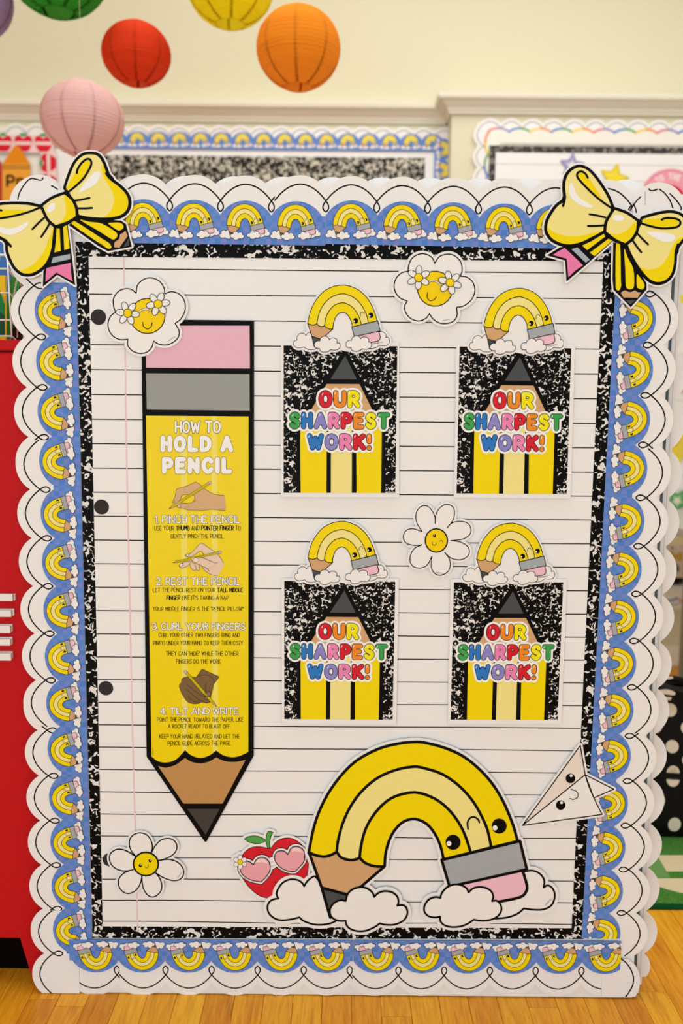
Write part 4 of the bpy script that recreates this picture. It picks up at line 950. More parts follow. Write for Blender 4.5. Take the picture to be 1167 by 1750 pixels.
pap = contour([silL, T1B, T2B], 11, 4)
def bow(tf, Y, lab):
    a = Art(tf, Y); a.backing('card', pap, WHITE, .0006); blk = a.part('black_outline')
    a.fill(blk, T1B, INK); a.fill(blk, T2B, INK); a.fill(blk, silL, INK)
    p = a.part('ribbon_tail')
    a.fill(p, [(497, 738), (560, 708), (640, 660), (650, 678), (530, 768)], YEL); a.fill(p, [(548, 785), (672, 692), (698, 705), (578, 808)], YEL)
    a.fill(p, [(425, 762), (465, 750), (548, 832), (520, 852)], BG); a.fill(p, cr([(300, 800), (340, 775), (380, 754)], n=2) + cr([(380, 754), (420, 790), (502, 870)], n=2) + cr([(502, 870), (450, 905), (405, 950)], n=2) + [(393, 825), (300, 800)], PKB)
    a.stroke(p, [(640, 655), (520, 772)], 22, INK, cap=False) if False else None
    p = a.part('ribbon_tail')
    for q in ([(722, 728), (748, 732), (753, 960), (755, 1005), (742, 1036), (724, 1030), (718, 1000), (718, 900)], [(775, 760), (800, 820), (836, 895), (841, 1005), (820, 1028), (795, 1022), (786, 1000), (783, 900)], [(860, 930), (880, 950), (905, 985), (910, 1012), (895, 1030), (868, 1022), (858, 1000)]):
        a.fill(p, cr(q, closed=True, n=3), YEL)
    a.fill(p, cr([(752, 1052), (770, 1040), (782, 1036)], n=3) + cr([(782, 1036), (815, 1048), (846, 1036)], n=3)[1:] + cr([(846, 1036), (865, 1048), (886, 1050)], n=3)[1:] + [(865, 1085), (770, 1083)], TAN)
    a.fill(p, [(785, 1103), (853, 1099), (818, 1130)], LEAD)
    text(a, a.part('small_print'), 'SCHOOLGIRL STYLE', (722, 1000), (722, 945), 6, .9, INK2, seg=4)
    for body_, dark, curl, line, hl, cre, spur in ((UL_, UL_D, UL_C, UL_L, UL_H, ([(545, 530), (600, 540), (650, 552)], [(535, 608), (590, 608), (640, 604)]), [(382, 415), (376, 445), (369, 474)]),
                                    (RB, RB_D, RB_C, RB_L, RB_H, (l2r([(505, 440), (550, 433), (600, 422)]), l2r([(525, 492), (570, 492), (618, 489)])), l2r([(712, 258), (728, 280), (750, 298)]))):
        p = a.part('bow_loop'); a.fill(p, body_, LYEL); a.fill(p, dark, YEL); a.fill(p, curl, YEL); a.stroke(p, line, 15, INK); a.fill(p, hl, HILITE)
        for q in cre: a.stroke(p, cr(q, n=3), 14, INK)
        a.stroke(p, spur, 17, INK)
    a.fill(p, contour([KN], 20, 4), INK)
    p = a.part('bow_knot'); a.fill(p, KN, LYEL); a.fill(p, KN_D, YEL); a.fill(p, ell(735, 556, 38, 21, .05), HILITE)
    a.root('pencil_bow', lab, 'bow', 'yellow pencil bows at the top corners')
Yb = 1.5205
bow(lambda x, y: P(867 + x / 3.89, 230 + y / 3.89, Yb), Yb, 'yellow bow cutout with pencil ribbon tails on the upper right corner')
def tl(x, y):
    x -= 700; y -= 490; X_, Y_ = (x * c56 + y * s56) * .99 + 270, (-x * s56 + y * c56) * .99 + 480
    return P(X_ / 3.89, 230 + Y_ / 3.89, Yb)
bow(tl, Yb, 'yellow bow cutout with pencil ribbon tails on the upper left corner')

# ================================================================ PAPER LANTERNS
def lantern(px, py, wpx, Y, col, lab, dark, stretch=.96, tilt=0, seed=1):
    rn = random.Random(seed); x, z = P(px, py, Y)
    t = Vector((x, Y, z - CAMZ)).dot(_f); R = wpx * t / FPX / 2
    r = empty('paper_lantern', (x, Y, z - R * stretch * .97), lab, 'lantern', 'paper lanterns hanging in the room')
    m = mat('lantern_' + col.strip('#'), col, .7, .2); n, l, b = nodes(m)
    if not b.inputs['Transmission Weight'].is_linked and 'tl' not in m:
        tr = n.new('ShaderNodeBsdfTranslucent'); tr.inputs[0].default_value = tuple(c_ ** .6 for c_ in lin(col)[:3]) + (1,); mx_ = n.new('ShaderNodeMixShader'); mx_.inputs[0].default_value = .5
        o = n['Material Output']; l.new(b.outputs[0], mx_.inputs[1]); l.new(tr.outputs[0], mx_.inputs[2]); l.new(mx_.outputs[0], o.inputs[0]); m['tl'] = 1
    ms = mat('seam_' + dark.strip('#'), dark, .8, .1)
    NS, NR = 64, 26; prof = []; zc = R * stretch * .97
    lats = [-1.24 + 2.48 * i / NR + (rn.uniform(-.02, .02) if 0 < i < NR else 0) for i in range(NR + 1)]
    for i, a0 in enumerate(lats):
        prof.append((R * math.cos(a0) * 1.0, R * stretch * math.sin(a0)))
        if i < NR:
            for u in (.33, .67):
                a1 = a0 + (lats[i + 1] - a0) * u; k = 1 - .022; prof.append((R * math.cos(a1) * k, R * stretch * math.sin(a1) * k))
    v, f = [], []
    ph = rn.uniform(0, 6)
    for i, (rr, zz) in enumerate(prof):
        w_ = .012 * R * math.sin(i * 1.7 + ph) * (math.cos(zz / R * 1.2))
        for k in range(NS):
            th = 2 * PI * k / NS; v.append((rr * math.cos(th), rr * math.sin(th), zc + zz + w_ * math.sin(th + ph) * (1 - abs(zz / R))))
    for i in range(len(prof) - 1):
        for k in range(NS): f.append((i * NS + k, i * NS + (k + 1) % NS, (i + 1) * NS + (k + 1) % NS, (i + 1) * NS + k))
    link('shade', mesh_from('shade', v, f, [m], smooth=True), r)
    for s in range(8):    # glued seams between the paper gores
        th = 2 * PI * s / 8 + ph; v, f = [], []
        for i, (rr, zz) in enumerate(prof):
            hw = .034 * R
            for sg in (-1, 1):
                q = Vector((rr * math.cos(th), rr * math.sin(th), 0)); tn = Vector((-math.sin(th), math.cos(th), 0)) * hw * sg; q = q * .992 + tn
                w_ = .012 * R * math.sin(i * 1.7 + ph) * math.cos(zz / R * 1.2); v.append((q.x * 1.0045, q.y * 1.0045, zc + zz + w_ * math.sin(th + ph) * (1 - abs(zz / R))))
        for i in range(len(prof) - 1): f.append((2 * i, 2 * i + 1, 2 * i + 3, 2 * i + 2))
        link('seam', mesh_from('seam', v, f, [ms], smooth=True), r)
    for nm, zz in (('bottom_ring', zc - R * stretch * math.sin(1.24)), ('top_ring', zc + R * stretch * math.sin(1.24))):
        bm = bmesh.new(); rr = R * math.cos(1.24); ring = [(rr * math.cos(a), rr * math.sin(a), zz) for a in [2 * PI * k / 32 for k in range(33)]]
        tube_bm(bm, ring, .0016, 6); bm_obj(nm, bm, m, r, smooth=True)
    bm = bmesh.new(); tube_bm(bm, [(-R * .28, 0, zc + R * stretch * .95), (0, 0, zc + R * stretch * 1.05), (R * .28, 0, zc + R * stretch * .95)], .0012, 6); bm_obj('wire_hanger', bm, mat('wire_steel', '#b8b4ac', .35, .5, .8), r)
    bm = bmesh.new(); tube_bm(bm, [(0, 0, zc + R * stretch * 1.05), (0, 0, 3.6 - r.location.z)], .0005, 6); bm_obj('string', bm, mat('string_white', '#d6cbb0', .8, .1), r)
lantern(233, 92.5, 117, 2.95, '#f04a24', 'red paper lantern, middle of the row', '#8f1408', .87, seed=3)
lantern(510, 83, 144, 2.75, '#fb9c2a', 'orange paper lantern, rightmost of all', '#b4560a', .92, seed=5)
lantern(141, 204, 140, 2.6, '#f6cbc6', 'pale pink paper lantern, lowest of all, above the left bow', '#b87880', .87, seed=8)
lantern(393, -26, 150, 2.9, '#f6e21a', 'yellow paper lantern cut by the top of the frame', '#b59a06', .9, seed=9)
lantern(97, -58, 176, 2.8, '#35992a', 'green paper lantern cut by the top of the frame', '#073c0b', .9, seed=11)
lantern(-54, -2, 146, 2.8, '#b296c0', 'purple paper lantern at the top left edge', '#6c5080', .9, seed=13)

# ================================================================ WALL BOARDS BEHIND
def wx(px, py, Y): return P(px, py, Y)
CREAMP = mat('board_cream', '#efe8dc', .7, .2); PALEL = mat('pale_line', '#b9b7ae', .7, .2)
YL = 3.858
lb = empty('bulletin_board', (P(380, 700, YL)[0], YL, .9), 'cream bulletin board on the left of the back wall, edged with rainbow borders', 'board')
zL0 = P(400, 222, YL)[1]
box('backing_panel', -2.2, P(779, 260, YL)[0], YL - .004, WB_L - .0005, .75, P(400, 219, YL)[1], CREAMP, lb)
box('white_panel', P(100, 300, YL)[0], P(744, 300, YL)[0], YL - .008, YL - .0042, .8, P(400, 250, YL)[1], PAPER, lb)
box('marbled_panel', P(150, 300, YL)[0], P(725, 300, YL)[0], YL - .011, YL - .0082, .9, P(400, 268, YL)[1], COMP3, lb)
# borders: white scallops, then rainbows right of the apple stretch
ya = YL - .0125
x1_ = P(778, 230, ya)[0]; zz_ = P(400, 224, ya)[1]; nb = 22
strip('white', 'wall_scalloped_border', 'blurred white scalloped border along the top of the left wall board', 'scalloped borders of the wall boards', (x1_ - nb * PT, zz_), (x1_ - .004, zz_), nb, ya, .07, loops=(0, 0))
yv = ya - .001
strip('white', 'wall_scalloped_border', 'blurred white scalloped border down the right of the left wall board', 'scalloped borders of the wall boards', (P(776, 222, yv)[0], zz_ + .0), (P(776, 222, yv)[0], zz_ - 12 * PT), 12, yv, .07)
yb_ = ya - .0022; zb_ = P(400, 236, yb_)[1]; xe = P(757, 236, yb_)[0]
strip('rainbow', 'wall_rainbow_border', 'blurred blue rainbow border along the top of the left wall board', 'rainbow borders of the wall boards', (xe - 16.5 * PT, zb_), (xe, zb_), 16, yb_, .0475)
xv = P(760, 300, yb_)[0]
strip('rainbow', 'wall_rainbow_border', 'blurred blue rainbow border down the right of the left wall board', 'rainbow borders of the wall boards', (xv, zb_ + .006), (xv, zb_ - 10 * PT), 10, yb_ - .001, .0475)
# apple border
AP = mat('apple_strip', '#f3cfcd', .7, .2)
def apple_strip(lab, x0, x1, zlo, zhi, n, vertical):
    Y = yb_ - .003; a = Art(lambda x, z: (x, z), Y); a.backing('card', [(x0, zlo), (x1, zlo), (x1, zhi), (x0, zhi)], AP, .001)
    for i in range(n):
        if vertical: cx, cz = (x0 + x1) / 2, zhi - (i + .5) * (zhi - zlo) / n
        else: cx, cz = x0 + (i + .5) * (x1 - x0) / n, (zlo + zhi) / 2
        p = a.part('apple_print'); s = .036
        q = [(-.0, .6), (.5, .95), (1, .7), (1.05, 0), (.6, -.8), (0, -.9), (-.6, -.8), (-1.05, 0), (-1, .7), (-.5, .95)]
        if vertical: q = [(-b_, a_) for a_, b_ in q]
        a.fill(p, cr([(cx + u * s, cz + v * s) for u, v in q], closed=True, n=3), RED)
        w_ = [(-1.0, .25), (1.0, .25), (1.0, -.15), (-1.0, -.15)]
        if vertical: w_ = [(-b_, a_) for a_, b_ in w_]
        a.fill(p, [(cx + u * s, cz + v * s) for u, v in w_], AP)
        lf = ell(cx + (-.95 * s if vertical else 0), cz + (0 if vertical else 1.05 * s), s * (.2 if vertical else .45), s * (.45 if vertical else .2), n=10); a.fill(p, lf, GREEN)
    a.root('apple_border', lab, 'border strip', 'apple borders of the wall board')
apple_strip('pink border strip printed with red apples along the wall board, behind the pink lantern', P(92, 240, yb_)[0] - 7 * .088, P(92, 240, yb_)[0], P(40, 261, yb_)[1], P(40, 231, yb_)[1], 7, False)
apple_strip('pink border strip printed with red apples running down behind the left bow', P(71, 300, yb_)[0], P(98, 300, yb_)[0], P(80, 500, yb_)[1], P(80, 261.5, yb_)[1], 7, True)
# orange pencil card with Pp
Y = yb_ - .006; Zp = lambda q: Z(q, 0, 160, 3.89); a = Art(lambda x, y: P(x, y, Y), Y)
OC = mat('card_orange', '#f0a33c', .6, .2); OT = mat('card_orange_tip', '#e88a1c', .6, .2)
a.backing('card', Zp([(92, 350), (124, 350), (203, 468), (203, 1000), (14, 1000), (14, 470)]), OC, .001)
a.fill(a.part('tip'), Zp([(92, 350), (124, 350), (200, 466), (18, 466)]), OT)
p = a.part('band'); 
for y in (480, 497): a.stroke(p, Zp([(14, y), (203, y)]), 1.6, mat('card_dark', '#5c3a12', .6, .2), cap=False)
p = a.part('lettering')
text(a, p, 'P', Zp([(40, 622)])[0], Zp([(100, 622)])[0], 21.5, 4.2, INK, seg=10)
a.level += 1
for st in (glyph('p')[1]): a.stroke(p, [(28 + u * 2.0 + 1.8, 320 - v * 2.15 - 0) for u, v in st], 4.0, INK, up=False)
a.root('letter_card', 'orange pencil shaped letter card reading Pp behind the left bow', 'card')
a = Art(lambda x, y: P(x, y, Y), Y); a.backing('card', [(-40, 262), (-14, 262), (2.5, 278), (2.5, 460), (-40, 460)], mat('card_red', '#c9302b', .6, .2), .001)
a.fill(a.part('tip'), [(-38, 264), (-14, 264), (1, 279), (-38, 279)], RED)
a.root('letter_card', 'red letter card cut by the left edge of the frame', 'card')

# right wall board
YR = 3.728; xr0_ = P(818, 260, YR)[0]
rb = empty('bulletin_board', (P(1100, 700, YR)[0], YR, .9), 'white bulletin board on the right of the back wall with a rainbow wavy edge', 'board')
zrt = P(990, 214, YR)[1]; zrb = P(1150, 1040, YR)[1]; xrr = xr0_ + .0890 * 24
box('backing_panel', xr0_ - .01, xrr, YR - .003, WB_R - .0005, zrb, zrt + .004, CREAMP, rb)
ya = YR - .0045
SBG = 'scalloped borders of the wall boards'
strip('white', 'wall_scalloped_border', 'white scalloped border above the rainbow wave along the top of the right wall board', SBG, (xr0_ + .0, zrt), (xrr, zrt), 24, ya, .05)
strip('white', 'wall_scalloped_border', 'white scalloped border beside the rainbow wave down the left of the right wall board', SBG, (xr0_, zrt - 13 * PT), (xr0_, zrt), 13, ya - .001, .05)
strip('white', 'wall_scalloped_border', 'white scalloped border below the rainbow wave along the bottom of the right wall board', SBG, (xrr, P(1150, 1030, YR)[1]), (xrr - 24 * PT, P(1150, 1030, YR)[1]), 24, ya, .05)
zw = zrt - .032
RBW = [mat('wave_pink', '#e0607c', .6, .2), PURPLE, BLUE, GREEN, mat('wave_yellow', '#efce1a', .6, .2), ORANGE, RED]
WAVE = [(RBW[0], RBW[1]), (RBW[2], RBW[3]), (RBW[4], RBW[5]), (RBW[2], RBW[3]), (RBW[4], RBW[5]), (RBW[0], RBW[1]), (RBW[2], RBW[3]), (RBW[4], RBW[5])]
WV = [0]
def wave(lab, p0, p1, n):
    WV[0] += 1; Y = ya - .0022 - .0006 * WV[0]; L = math.dist(p0, p1) / n; tx, tz = (p1[0] - p0[0]) / L / n, (p1[1] - p0[1]) / L / n; a = Art(lambda x, z: (x, z), Y)
    a.backing('card', [(p0[0] + tx * (u * L) - tz * v, p0[1] + tz * (u * L) + tx * v) for u, v in [(0, -.046), (n, -.046)] + [(i - .5 * 0 + .0, 0) for i in ()]] + [(p0[0] + tx * x - tz * (z + .002), p0[1] + tz * x + tx * (z + .002)) for x, z in [(x, z * .6) for x, z in arcs(n * L, n)[::-1]]], CREAMP, .0005)
    for i in range(n):
        A = [(x, z * .6) for x, z in arcs(L, 1, seg=10)]
        for j, m in enumerate(WAVE[i % 8]):
            seg = A[:6] if j == 0 else A[5:]; a.stroke(a.part('wave_print'), [(p0[0] + tx * (x + i * L) - tz * z, p0[1] + tz * (x + i * L) + tx * z) for x, z in seg], .0075, m, seg=6)
    a.root('wavy_border', lab, 'border strip', 'rainbow wavy borders of the wall board')
wave('rainbow wavy border strip along the top of the right wall board', (xr0_ + .035, zw), (xr0_ + .035 + 22 * PT, zw), 22)
wave('rainbow wavy border strip down the left of the right wall board', (xr0_ + .04, zw - 11 * PT), (xr0_ + .04, zw), 11)
wave('rainbow wavy border strip along the bottom of the right wall board', (xr0_ + .035 + 21 * PT, zrb + .052), (xr0_ + .035 + .4 * PT, zrb + .052), 21)
# inner sheet with dark frame and rules
Yi = ya - .006
DF = mat('dark_dotted', '#4b4744', .7, .2); nn, ll_, bb_ = nodes(DF); vv = flat_uv(DF)
vo = nn.new('ShaderNodeTexVoronoi'); ll_.new(vv, vo.inputs['Vector']); vo.inputs['Scale'].default_value = 42
ll_.new(ramp(DF, vo.outputs['Distance'], [(0, '#4b4744'), (.24, '#4b4744'), (.3, '#9b958e'), (.4, '#8b857e'), (.46, '#413d3a'), (1, '#413d3a')]), bb_.inputs['Base Color'])
ix0, iz1 = P(836, 250, Yi)[0], P(990, 250, Yi)[1]; iz0 = P(1150, 1000, Yi)[1]
box('dark_frame', ix0, xrr - .13, Yi - .001, Yi + .0005, iz0, iz1, DF, rb)
box('ruled_sheet', ix0 + .028, xrr - .16, Yi - .003, Yi - .0012, iz0 + .028, iz1 - .029, PAPER, rb)
k = 0; z = P(990, 282, Yi)[1]
while z > iz0 + .05:
    box('ruled_line', ix0 + .028, xrr - .16, Yi - .0034, Yi - .0031, z - .0013, z + .0013, PALEL, rb); z -= .0655
Ys = Yi - .008
def star(cx, cy, R, m, lab, rot=0, ol=True):
    a = Art(lambda x, y: P(x, y, Ys), Ys); pts = [(cx + (R if k % 2 == 0 else R * .48) * math.sin(rot + PI * k / 5), cy - (R if k % 2 == 0 else R * .48) * math.cos(rot + PI * k / 5)) for k in range(10)]
    a.backing('card', pts, m, .001); a.stroke(a.part('outline'), pts, 2.6, mat(m.name + '_deep', {'star_yellow': '#d8bd20', 'star_green': '#4f9a58', 'star_purple': '#857fb0'}[m.name], .6, .2), closed=True)
    a.fill(a.part('centre'), [(cx + (x - cx) * .42, cy + (y - cy) * .42) for x, y in pts], mat('star_pale', '#efe6d6', .6, .2)) if ol else None
    a.root('star_cutout', lab, 'cutout', 'stars on the right wall board')
SY, SG, SP = mat('star_yellow', '#efd63c', .6, .2), mat('star_green', '#74b878', .6, .2), mat('star_purple', '#b2adcd', .6, .2)
star(977, 283, 20, SP, 'pale purple star cutout behind the right bow', .1)
star(1049, 305, 25, SY, 'yellow star cutout showing above the board right of the right bow', .25, False)
star(1170, 517, 26, SY, 'yellow star cutout at the right edge beside the scallops', .9, False)
star(1157, 856, 22, SG, 'green star cutout at the right edge', PI)
star(1151, 917, 28, SP, 'purple star cutout half hidden by the cream basket', 0, False)
# welcome circle
a = Art(lambda x, y: P(x, y, Ys), Ys); cx, cy, R = 1146, 340, 52
a.backing('card', ell(cx, cy, R, n=48), mat('circle_pink', '#ea9dac', .6, .2), .001)
a.stroke(a.part('inner_ring'), ell(cx, cy, R - 4, n=40), 1.4, mat('circle_deep', '#d97a90', .6, .2), closed=True)
p = a.part('lettering'); word = 'WELCOME TO THE CLASS'; a.level += 1
for i, c in enumerate(word):
    if c == ' ': continue
    th = math.radians(-124 + i * 11.2); gw, st = glyph(c)
    for s_ in st: a.stroke(p, [(cx + (R - 18 + v * .95) * math.sin(th + (u - gw / 2) * .017), cy - (R - 18 + v * .95) * math.cos(th + (u - gw / 2) * .017)) for u, v in s_], 2.2, mat('circle_letter', '#f7dfe2', .6, .2), up=False, seg=6)
a.fill(a.part('centre'), ell(cx, cy, 24, n=30), mat('circle_red', '#d8283a', .6, .2))
a.root('welcome_circle', 'round pink welcome cutout behind the upper right corner', 'cutout')
a = Art(lambda x, y: P(x, y, Ys), Ys); a.backing('card', [(880, 318), (925, 318.5), (925, 420), (880, 420)], RED, .001); a.fill(a.part('label'), [(890, 350), (915, 350), (915, 380), (890, 380)], PAPER)
a.root('notice_card', 'red notice card peeking above the board top left of the right bow', 'card')
a = Art(lambda x, y: P(x, y, Ys), Ys); a.backing('card', [(1150, 647), (1200, 647), (1200, 669), (1150, 669)], mat('strip_pink', '#e8a8a4', .6, .2), .001); p = a.part('print')
for i in range(4): a.stroke(p, ell(1160 + i * 10, 658, 3.6, n=10), 1.5, PAPER, closed=True)
a.root('label_strip', 'pink patterned label strip at the right edge', 'card')
# yellow bow with pink and green, behind
a = Art(lambda x, y: P(x, y, Ys), Ys)
zz = lambda q: Z(q, 1117, 690, 8.34)
a.backing('card', cr(zz([(240, 640), (310, 480), (420, 380), (700, 380), (760, 560), (700, 760), (560, 800), (430, 770), (320, 770)]), closed=True), mat('bow_far_yellow', '#e8cf4a', .6, .2), .001)
a.fill(a.part('fold'), cr(zz([(330, 420), (520, 385), (680, 400), (560, 470), (400, 490), (330, 480)]), closed=True), YEL)
p = a.part('ribbon_tail'); a.fill(p, cr(zz([(260, 700), (330, 740), (400, 800), (330, 860), (290, 800)]), closed=True), YEL); a.fill(p, zz([(295, 820), (360, 800), (320, 890)]), TAN)
a.fill(a.part('pink_tail'), cr(zz([(320, 160), (470, 200), (480, 300), (380, 330), (320, 300)]), closed=True), mat('tail_pink', '#e6a6a2', .6, .2))
a.stroke(a.part('outline'), cr(zz([(320, 150), (420, 165), (500, 220), (470, 330), (340, 340)])), 2.5, mat('olive_line', '#6e7258', .6, .2))
for q in ([(290, 570), (330, 600)], [(310, 530), (360, 560)]): a.stroke(a.part('crease'), zz(q), 1.6, mat('crease_olive', '#a08f3c', .6, .2))
a.root('far_bow', 'blurred yellow bow cutout on the wall board at the right edge', 'bow')
# cream basket picture
a = Art(lambda x, y: P(x, y, Ys - .002), Ys - .002); z9 = lambda q: Z(q, 1117, 890, 8.34)
a.backing('card', cr(z9([(140, 380), (200, 250), (300, 215), (500, 215), (700, 240), (830, 330)]), n=4) + z9([(860, 600), (830, 890), (230, 890)]), mat('basket_cream', '#e2cdb9', .7, .2), .003)
a.fill(a.part('rim'), cr(z9([(190, 330), (210, 250), (300, 215), (500, 215), (700, 240), (830, 330), (700, 350), (450, 345), (260, 335)]), closed=True), mat('basket_rim', '#efe0b4', .7, .2))
a.fill(a.part('button'), ell(*z9([(262, 388)])[0], 2.1), INK)
p = a.part('small_bow')
for q in ([(238, 440), (290, 470), (310, 510), (280, 555), (245, 545)], [(400, 460), (345, 475), (320, 510), (350, 560), (395, 560)]): a.fill(p, cr(z9(q), closed=True), mat('bow_gold', '#dcb21e', .6, .2)); a.stroke(p, cr(z9(q), closed=True), .8, mat('gold_line', '#7c6320', .6, .2), closed=True)
a.fill(p, ell(*z9([(320, 505)])[0], 2), ORANGE)
p = a.part('dark_leaf'); a.fill(p, cr(z9([(235, 700), (280, 650), (320, 620), (365, 690), (300, 760), (240, 780)]), closed=True), mat('leaf_black', '#15201a', .6, .2)); a.fill(p, ell(*z9([(272, 712)])[0], 2), PAPER)
a.fill(a.part('dark_band'), z9([(235, 810), (850, 810), (850, 888), (235, 888)]), mat('band_black', '#1a1714', .6, .2))
for x in (290, 350, 410): a.stroke(a.part('arc_line'), cr(z9([(x, 620), (x + 60, 700), (x + 130, 760)])), .7, mat('basket_line', '#a89684', .7, .2))
a.root('basket_cutout', 'cream basket cutout with a small gold bow at the right edge', 'cutout')

# ================================================================ RUG, BAG, TABLE
RG = mat('rug_green', '#4b8437', .95, .05); n, l, b = nodes(RG); v = flat_uv(RG)
tc = n.new('ShaderNodeTexCoord'); nf = n.new('ShaderNodeTexNoise'); l.new(tc.outputs['Object'], nf.inputs['Vector']); nf.inputs['Scale'].default_value = 240; nf.inputs['Detail'].default_value = 4
l.new(ramp(RG, nf.outputs['Fac'], [(.25, '#2f6420'), (.5, '#4a8237'), (.8, '#6aa04f')]), b.inputs['Base Color']); bump(RG, nf.outputs['Fac'], .6, .004)
RC = mat('rug_cream', '#e0cfab', .95, .05); n, l, b = nodes(RC); tc = n.new('ShaderNodeTexCoord'); nf = n.new('ShaderNodeTexNoise'); l.new(tc.outputs['Object'], nf.inputs['Vector']); nf.inputs['Scale'].default_value = 240; bump(RC, nf.outputs['Fac'], .6, .004)
RD = mat('rug_binding', '#0d4b28', .9, .1); RL = mat('rug_light_green', '#6c9a56', .95, .05)
def G(px, py, z=0.0):
    a_ = (px - IW / 2) / FPX; b_ = -(py - IH / 2) / FPX; d = _f + a_ * _r + b_ * _u; t = (z - CAMZ) / d.z; return d.x * t, d.y * t
RT = .012
rx0, ry0 = G(1080, 1547, RT); ry0 = G(1130, 1547, RT)[1]
rug = empty('rug', (rx0 + 1.0, ry0 + .6, 0), 'green and cream patterned rug on the floor at the right', 'rug')
rx0 = .30
box('pile', rx0 + .012, 2.9, ry0 + .012, 2.94, 0.0005, RT, RG, rug, .003)
box('binding', rx0, 2.912, ry0, 2.952, 0.0004, RT - .003, RD, rug, .003)
def rugpatch(name, px, m, dz):
    pts = [G(x, y, RT + dz) for x, y in px]; o = rug.location
    bm = bmesh.new(); vs = [bm.verts.new((x - o.x, y - o.y, RT + dz)) for x, y in pts]; f = bm.faces.new(vs)
    r = bmesh.ops.extrude_face_region(bm, geom=[f]); 
    for g in r['geom']:
        if isinstance(g, bmesh.types.BMVert): g.co.z -= .002
    bmesh.ops.triangulate(bm, faces=bm.faces[:]); bmesh.ops.recalc_face_normals(bm, faces=bm.faces); bm_obj(name, bm, m, rug)
rugpatch('light_patch', [(1060, 1432), (1114, 1440), (1146, 1500), (1060, 1500)], RL, .0006)
rugpatch('cream_shape', [(1123, 1461.5), (1500, 1461.5), (1560, 1489), (1139, 1489)], RC, .0012)
rugpatch('cream_shape', [(1060, 1501), (1600, 1501), (1600, 1529), (1167, 1526)] + [(1150, 1522), (1138, 1519), (1124, 1514)] + [(1118, 1518), (1100, 1524), (1060, 1526)], RC, .0012)

# polka dot bag
yb0 = G(1140, 1434, RT)[1] + .0; BLK = mat('bag_black', '#12100f', .55, .25); DOT = mat('bag_dot', '#e4d3bf', .6, .2)
bag = empty('tote_bag', (P(1240, 1300, yb0)[0], yb0 + .11, RT + .003), 'black tote bag with cream polka dots standing on the rug', 'bag')
bx0, bx1 = P(1095, 1300, yb0)[0], P(1390, 1300, yb0)[0]; bzt = P(1150, 1192, yb0)[1]
bm = bmesh.new(); ox, oy, oz = bag.location; nx_, nz_ = 16, 12; 
def bagsurf(u, v, front):
    x = bx0 + (bx1 - bx0) * u; z = RT + .003 + (bzt - RT) * v
    bul = .022 * math.sin(PI * min(max(u, .02), .98)) * math.sin(PI * min(max(v, .03), .97)) ** .6
    dep = .20 * (1 - .45 * v)
    y = (yb0 + .012 - bul + .02 * v) if front else (yb0 + dep + bul)
    return (x - ox + .012 * math.sin(v * 6) * (u - .5), y - oy, z - oz)
gr = [[[bm.verts.new(bagsurf(i / nx_, j / nz_, fr_)) for i in range(nx_ + 1)] for j in range(nz_ + 1)] for fr_ in (True, False)]
for s_, g in enumerate(gr):
    for j in range(nz_):
        for i in range(nx_):
            q = [g[j][i], g[j][i + 1], g[j + 1][i + 1], g[j + 1][i]]; bm.faces.new(q if s_ == 0 else q[::-1])
F0, B0 = gr
for j in range(nz_):
    bm.faces.new((F0[j][0], F0[j + 1][0], B0[j + 1][0], B0[j][0])); bm.faces.new((F0[j][nx_], B0[j][nx_], B0[j + 1][nx_], F0[j + 1][nx_]))
for i in range(nx_):
    bm.faces.new((F0[0][i], B0[0][i], B0[0][i + 1], F0[0][i + 1])); bm.faces.new((F0[nz_][i], F0[nz_][i + 1], B0[nz_][i + 1], B0[nz_][i]))
bm_obj('body', bm, BLK, bag, smooth=True)
def dot(px, py, rx, ry, half=0):
    u0 = P(px, py, yb0)[0]; z0 = P(px, py, yb0)[1]; v_, f_ = [(0, 0, 0)], []
    def pos(x, z):
        u = (x - bx0) / (bx1 - bx0); v = (z - RT - .003) / (bzt - RT); q = bagsurf(u, v, True); return (x - ox, q[1] - .0012, z - oz)
    sc_ = yb0 / FPX; N = 22; rng = range(N)
    ring = [(u0 + math.cos(2 * PI * k / N) * rx * sc_, z0 + max(min(math.sin(2 * PI * k / N), 1 if half != 1 else 0.0), -1 if half != -1 else 0.0) * ry * sc_) for k in rng]
    v_ = [pos(u0, z0)] + [pos(*q) for q in ring]; f_ = [(0, k + 1, (k + 1) % N + 1) for k in rng]
    link('polka_dot', mesh_from('polka_dot', v_, f_, [DOT], smooth=True), bag)
for px, py, h_ in [(1151, 1218.5, 0), (1125, 1247, 0), (1151.5, 1279, 0), (1130, 1294, 1), (1152, 1323, -1), (1151.6, 1334, 1), (1127.5, 1371, 0), (1154, 1411, 0), (1178, 1247, 0), (1204, 1218, 0), (1178, 1300, 0), (1206, 1279, 0), (1180, 1371, 0), (1207, 1411, 0), (1232, 1371, 0), (1258, 1411, 0), (1206, 1335, 0), (1232, 1247, 0), (1260, 1279, 0), (1286, 1247, 0), (1286, 1371, 0), (1100, 1411, 0), (1100, 1218, 0)]:
    dot(px, py, 11.2, 13.5 if py > 1300 else 12, {1: 1, -1: -1, 0: 0}[h_] if h_ else 0)
for py in (1292.5, 1329.5):
    v0 = (P(1150, py, yb0)[1] - RT - .003) / (bzt - RT); bm = bmesh.new(); tube_bm(bm, [tuple(Vector(bagsurf(i / 12, v0, True)) + Vector((0, -.0015, 0))) for i in range(13)], .0028, 6); bm_obj('zip_line', bm, mat('zip_black', '#050505', .4, .4), bag, smooth=True)
bm = bmesh.new(); hpx = [(1090, 1196), (1100, 1182), (1118, 1168), (1140, 1160), (1162, 1162), (1190, 1172), (1215, 1188), (1225, 1200)]
